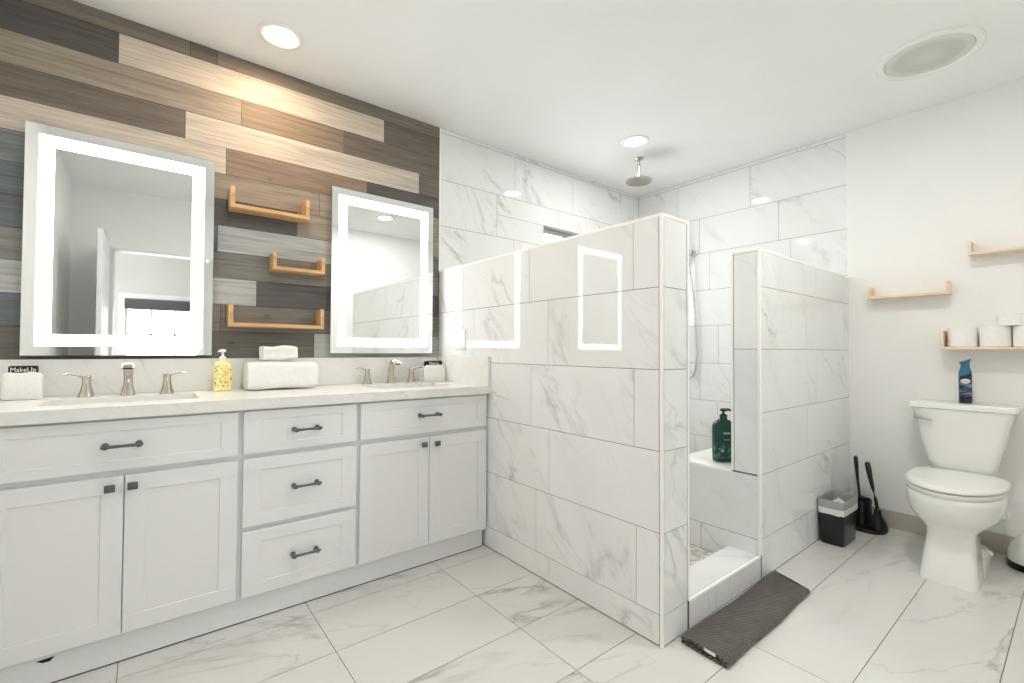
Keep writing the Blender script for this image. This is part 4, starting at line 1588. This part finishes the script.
cd = thing('plunger_caddy', 'black plastic plunger and brush stand behind the waste bin', 'plunger stand', (3.545, 0.884, 0.0005), rz=0.0)
mb = MB()
mb.rings([superring(-0.002, -0.008, z, 0.106 + g, 0.106 + g, 2.6, 44) for z, g in ((0, -0.003), (0.003, 0), (0.014, 0.0), (0.018, -0.004), (0.018, -0.008))])
mb.build('tray', M['black'], cd)
mb = MB()
mb.lathe([(0.066, 0.018), (0.063, 0.05), (0.056, 0.12), (0.059, 0.165), (0.055, 0.166), (0.052, 0.12), (0.058, 0.025)], (0.042, 0.032, 0), 32, cap0=False, cap1=True)
mb.build('brush_cup', M['black'], cd)
br = thing('toilet_brush', 'black toilet brush with slim handle in the tall cup of the stand', 'toilet brush', (3.585, 0.918, 0.027))
mb = MB()
mb.tube([(0, 0, 0.10), (0, 0.004, 0.18), (0, 0.010, 0.24), (0.001, 0.015, 0.30), (0.002, 0.019, 0.36), (0.003, 0.022, 0.395), (0.003, 0.0225, 0.405)], [0.008, 0.007, 0.0075, 0.0095, 0.012, 0.0115, 0.006], 14)
mb.build('handle', M['black'], br)
mb = MB()
mb.lathe([(0.012, 0.0), (0.03, 0.015), (0.033, 0.06), (0.024, 0.09), (0.008, 0.105)], (0, 0, 0), 28)
mb.lathe([(0.008, 0.125), (0.034, 0.142), (0.036, 0.148), (0.008, 0.158)], (0, 0, 0), 28)
mb.build('brush_head', M['black'], br)
pl = thing('toilet_plunger', 'black rubber plunger with thick-topped handle, in front of the brush', 'plunger', (3.508, 0.818, 0.0192))
mb = MB()
mb.lathe([(0.049, 0.0), (0.0505, 0.006), (0.049, 0.022), (0.043, 0.045), (0.030, 0.070), (0.021, 0.088), (0.017, 0.115), (0.013, 0.125), (0.001, 0.126)], (0, -0.008, 0), 36)
mb.build('cup', M['black'], pl)
mb = MB()
mb.tube([(0, -0.008, 0.12), (0.004, 0.003, 0.18), (0.012, 0.018, 0.24), (0.022, 0.032, 0.30), (0.032, 0.042, 0.345), (0.04, 0.050, 0.382), (0.042, 0.052, 0.393)], [0.0095, 0.0085, 0.0095, 0.013, 0.0155, 0.015, 0.009], 14)
mb.build('handle', M['black'], pl)

cn = thing('dome_canister', 'white dome-shaped canister with black base beside the toilet at the photo edge', 'canister', (3.545, 0.165, 0.0005))
mb = MB()
mb.lathe([(0.112, 0), (0.114, 0.004), (0.114, 0.030), (0.110, 0.034)], (0, 0, 0), 48)
mb.build('base', M['black'], cn)
mb = MB()
mb.lathe([(0.109, 0.034), (0.111, 0.05), (0.106, 0.085), (0.094, 0.118), (0.074, 0.148), (0.045, 0.170), (0.02, 0.179), (0.001, 0.181)], (0, 0, 0), 48)
mb.build('dome', M['plastic'], cn)

# ------------------------------------------------------------------ bath mat, folded double
mt = thing('bath_mat', 'charcoal ribbed bath mat folded double on the floor before the shower', 'bath mat', (0, 0, 0))
mb = MB()
prof = []


def mat_profile(i):
    """centre line of the folded mat in (y, z), slowly changing along its length"""
    k = 0.5 + 0.5 * math.sin(i * 0.35)
    w0, w1 = 0.972, 0.792
    pts = [(w0 - 0.003, 0.0065), (0.93, 0.0065), (0.88, 0.0065), (0.83, 0.0065), (0.805, 0.007), (w1 + 0.002, 0.011), (w1 - 0.004, 0.018), (w1 - 0.001, 0.026), (0.81, 0.0305), (0.84, 0.029 + 0.002 * k), (0.88, 0.027 + 0.003 * k), (0.93, 0.024 + 0.003 * (1 - k)), (w0 - 0.012, 0.022), (w0, 0.0205)]
    return [Vector((0, a, 0.0052 + (b - 0.0065) * 0.66)) for a, b in pts]


NX = 44
TH = 0.0046
rr = []
for i in range(NX + 1):
    t_ = i / NX
    c = mat_profile(i)
    ring_o, ring_i = [], []
    for k, p in enumerate(c):
        d_ = (c[min(k + 1, len(c) - 1)] - c[max(k - 1, 0)]).normalized()
        nrm = Vector((0, -d_.z, d_.y))
        x = 1.602 + (2.452 - 1.602) * t_ + (p.y - 0.972) * (0.06 + 0.40 * t_) + 0.004 * math.sin(7 * p.y * 10 + 2 * t_) - 0.022 * t_ ** 6 * math.sin(PI * min(1, max(0, (p.y - 0.79) / 0.18)))
        yy = p.y + 0.010 * t_ * (1 if p.y < 0.9 else 0.3) + 0.003 * math.sin(9 * t_)
        lift = 0.005 * max(0, 1 - t_ * 7) * (1 if k >= 9 else 0)
        ring_o.append((x, yy + nrm.y * TH, p.z + nrm.z * TH + lift))
        ring_i.append((x, yy - nrm.y * TH, p.z - nrm.z * TH + lift))
    rr.append(ring_o + ring_i[::-1])
mb.rings(rr)
o = mb.build('cloth', M['rug'], mt, angle=60)
mb = MB()
mb.box(-0.0008, 0.0008, -0.022, 0.022, -0.006, 0.006, 0.0004, 1)
o = mb.build('care_tag', M['tagmat'], mt)
o.location = (1.593, 0.855, 0.0245)
o.rotation_euler = (0, 0, -0.06)
o['label'] = 'small white tag'
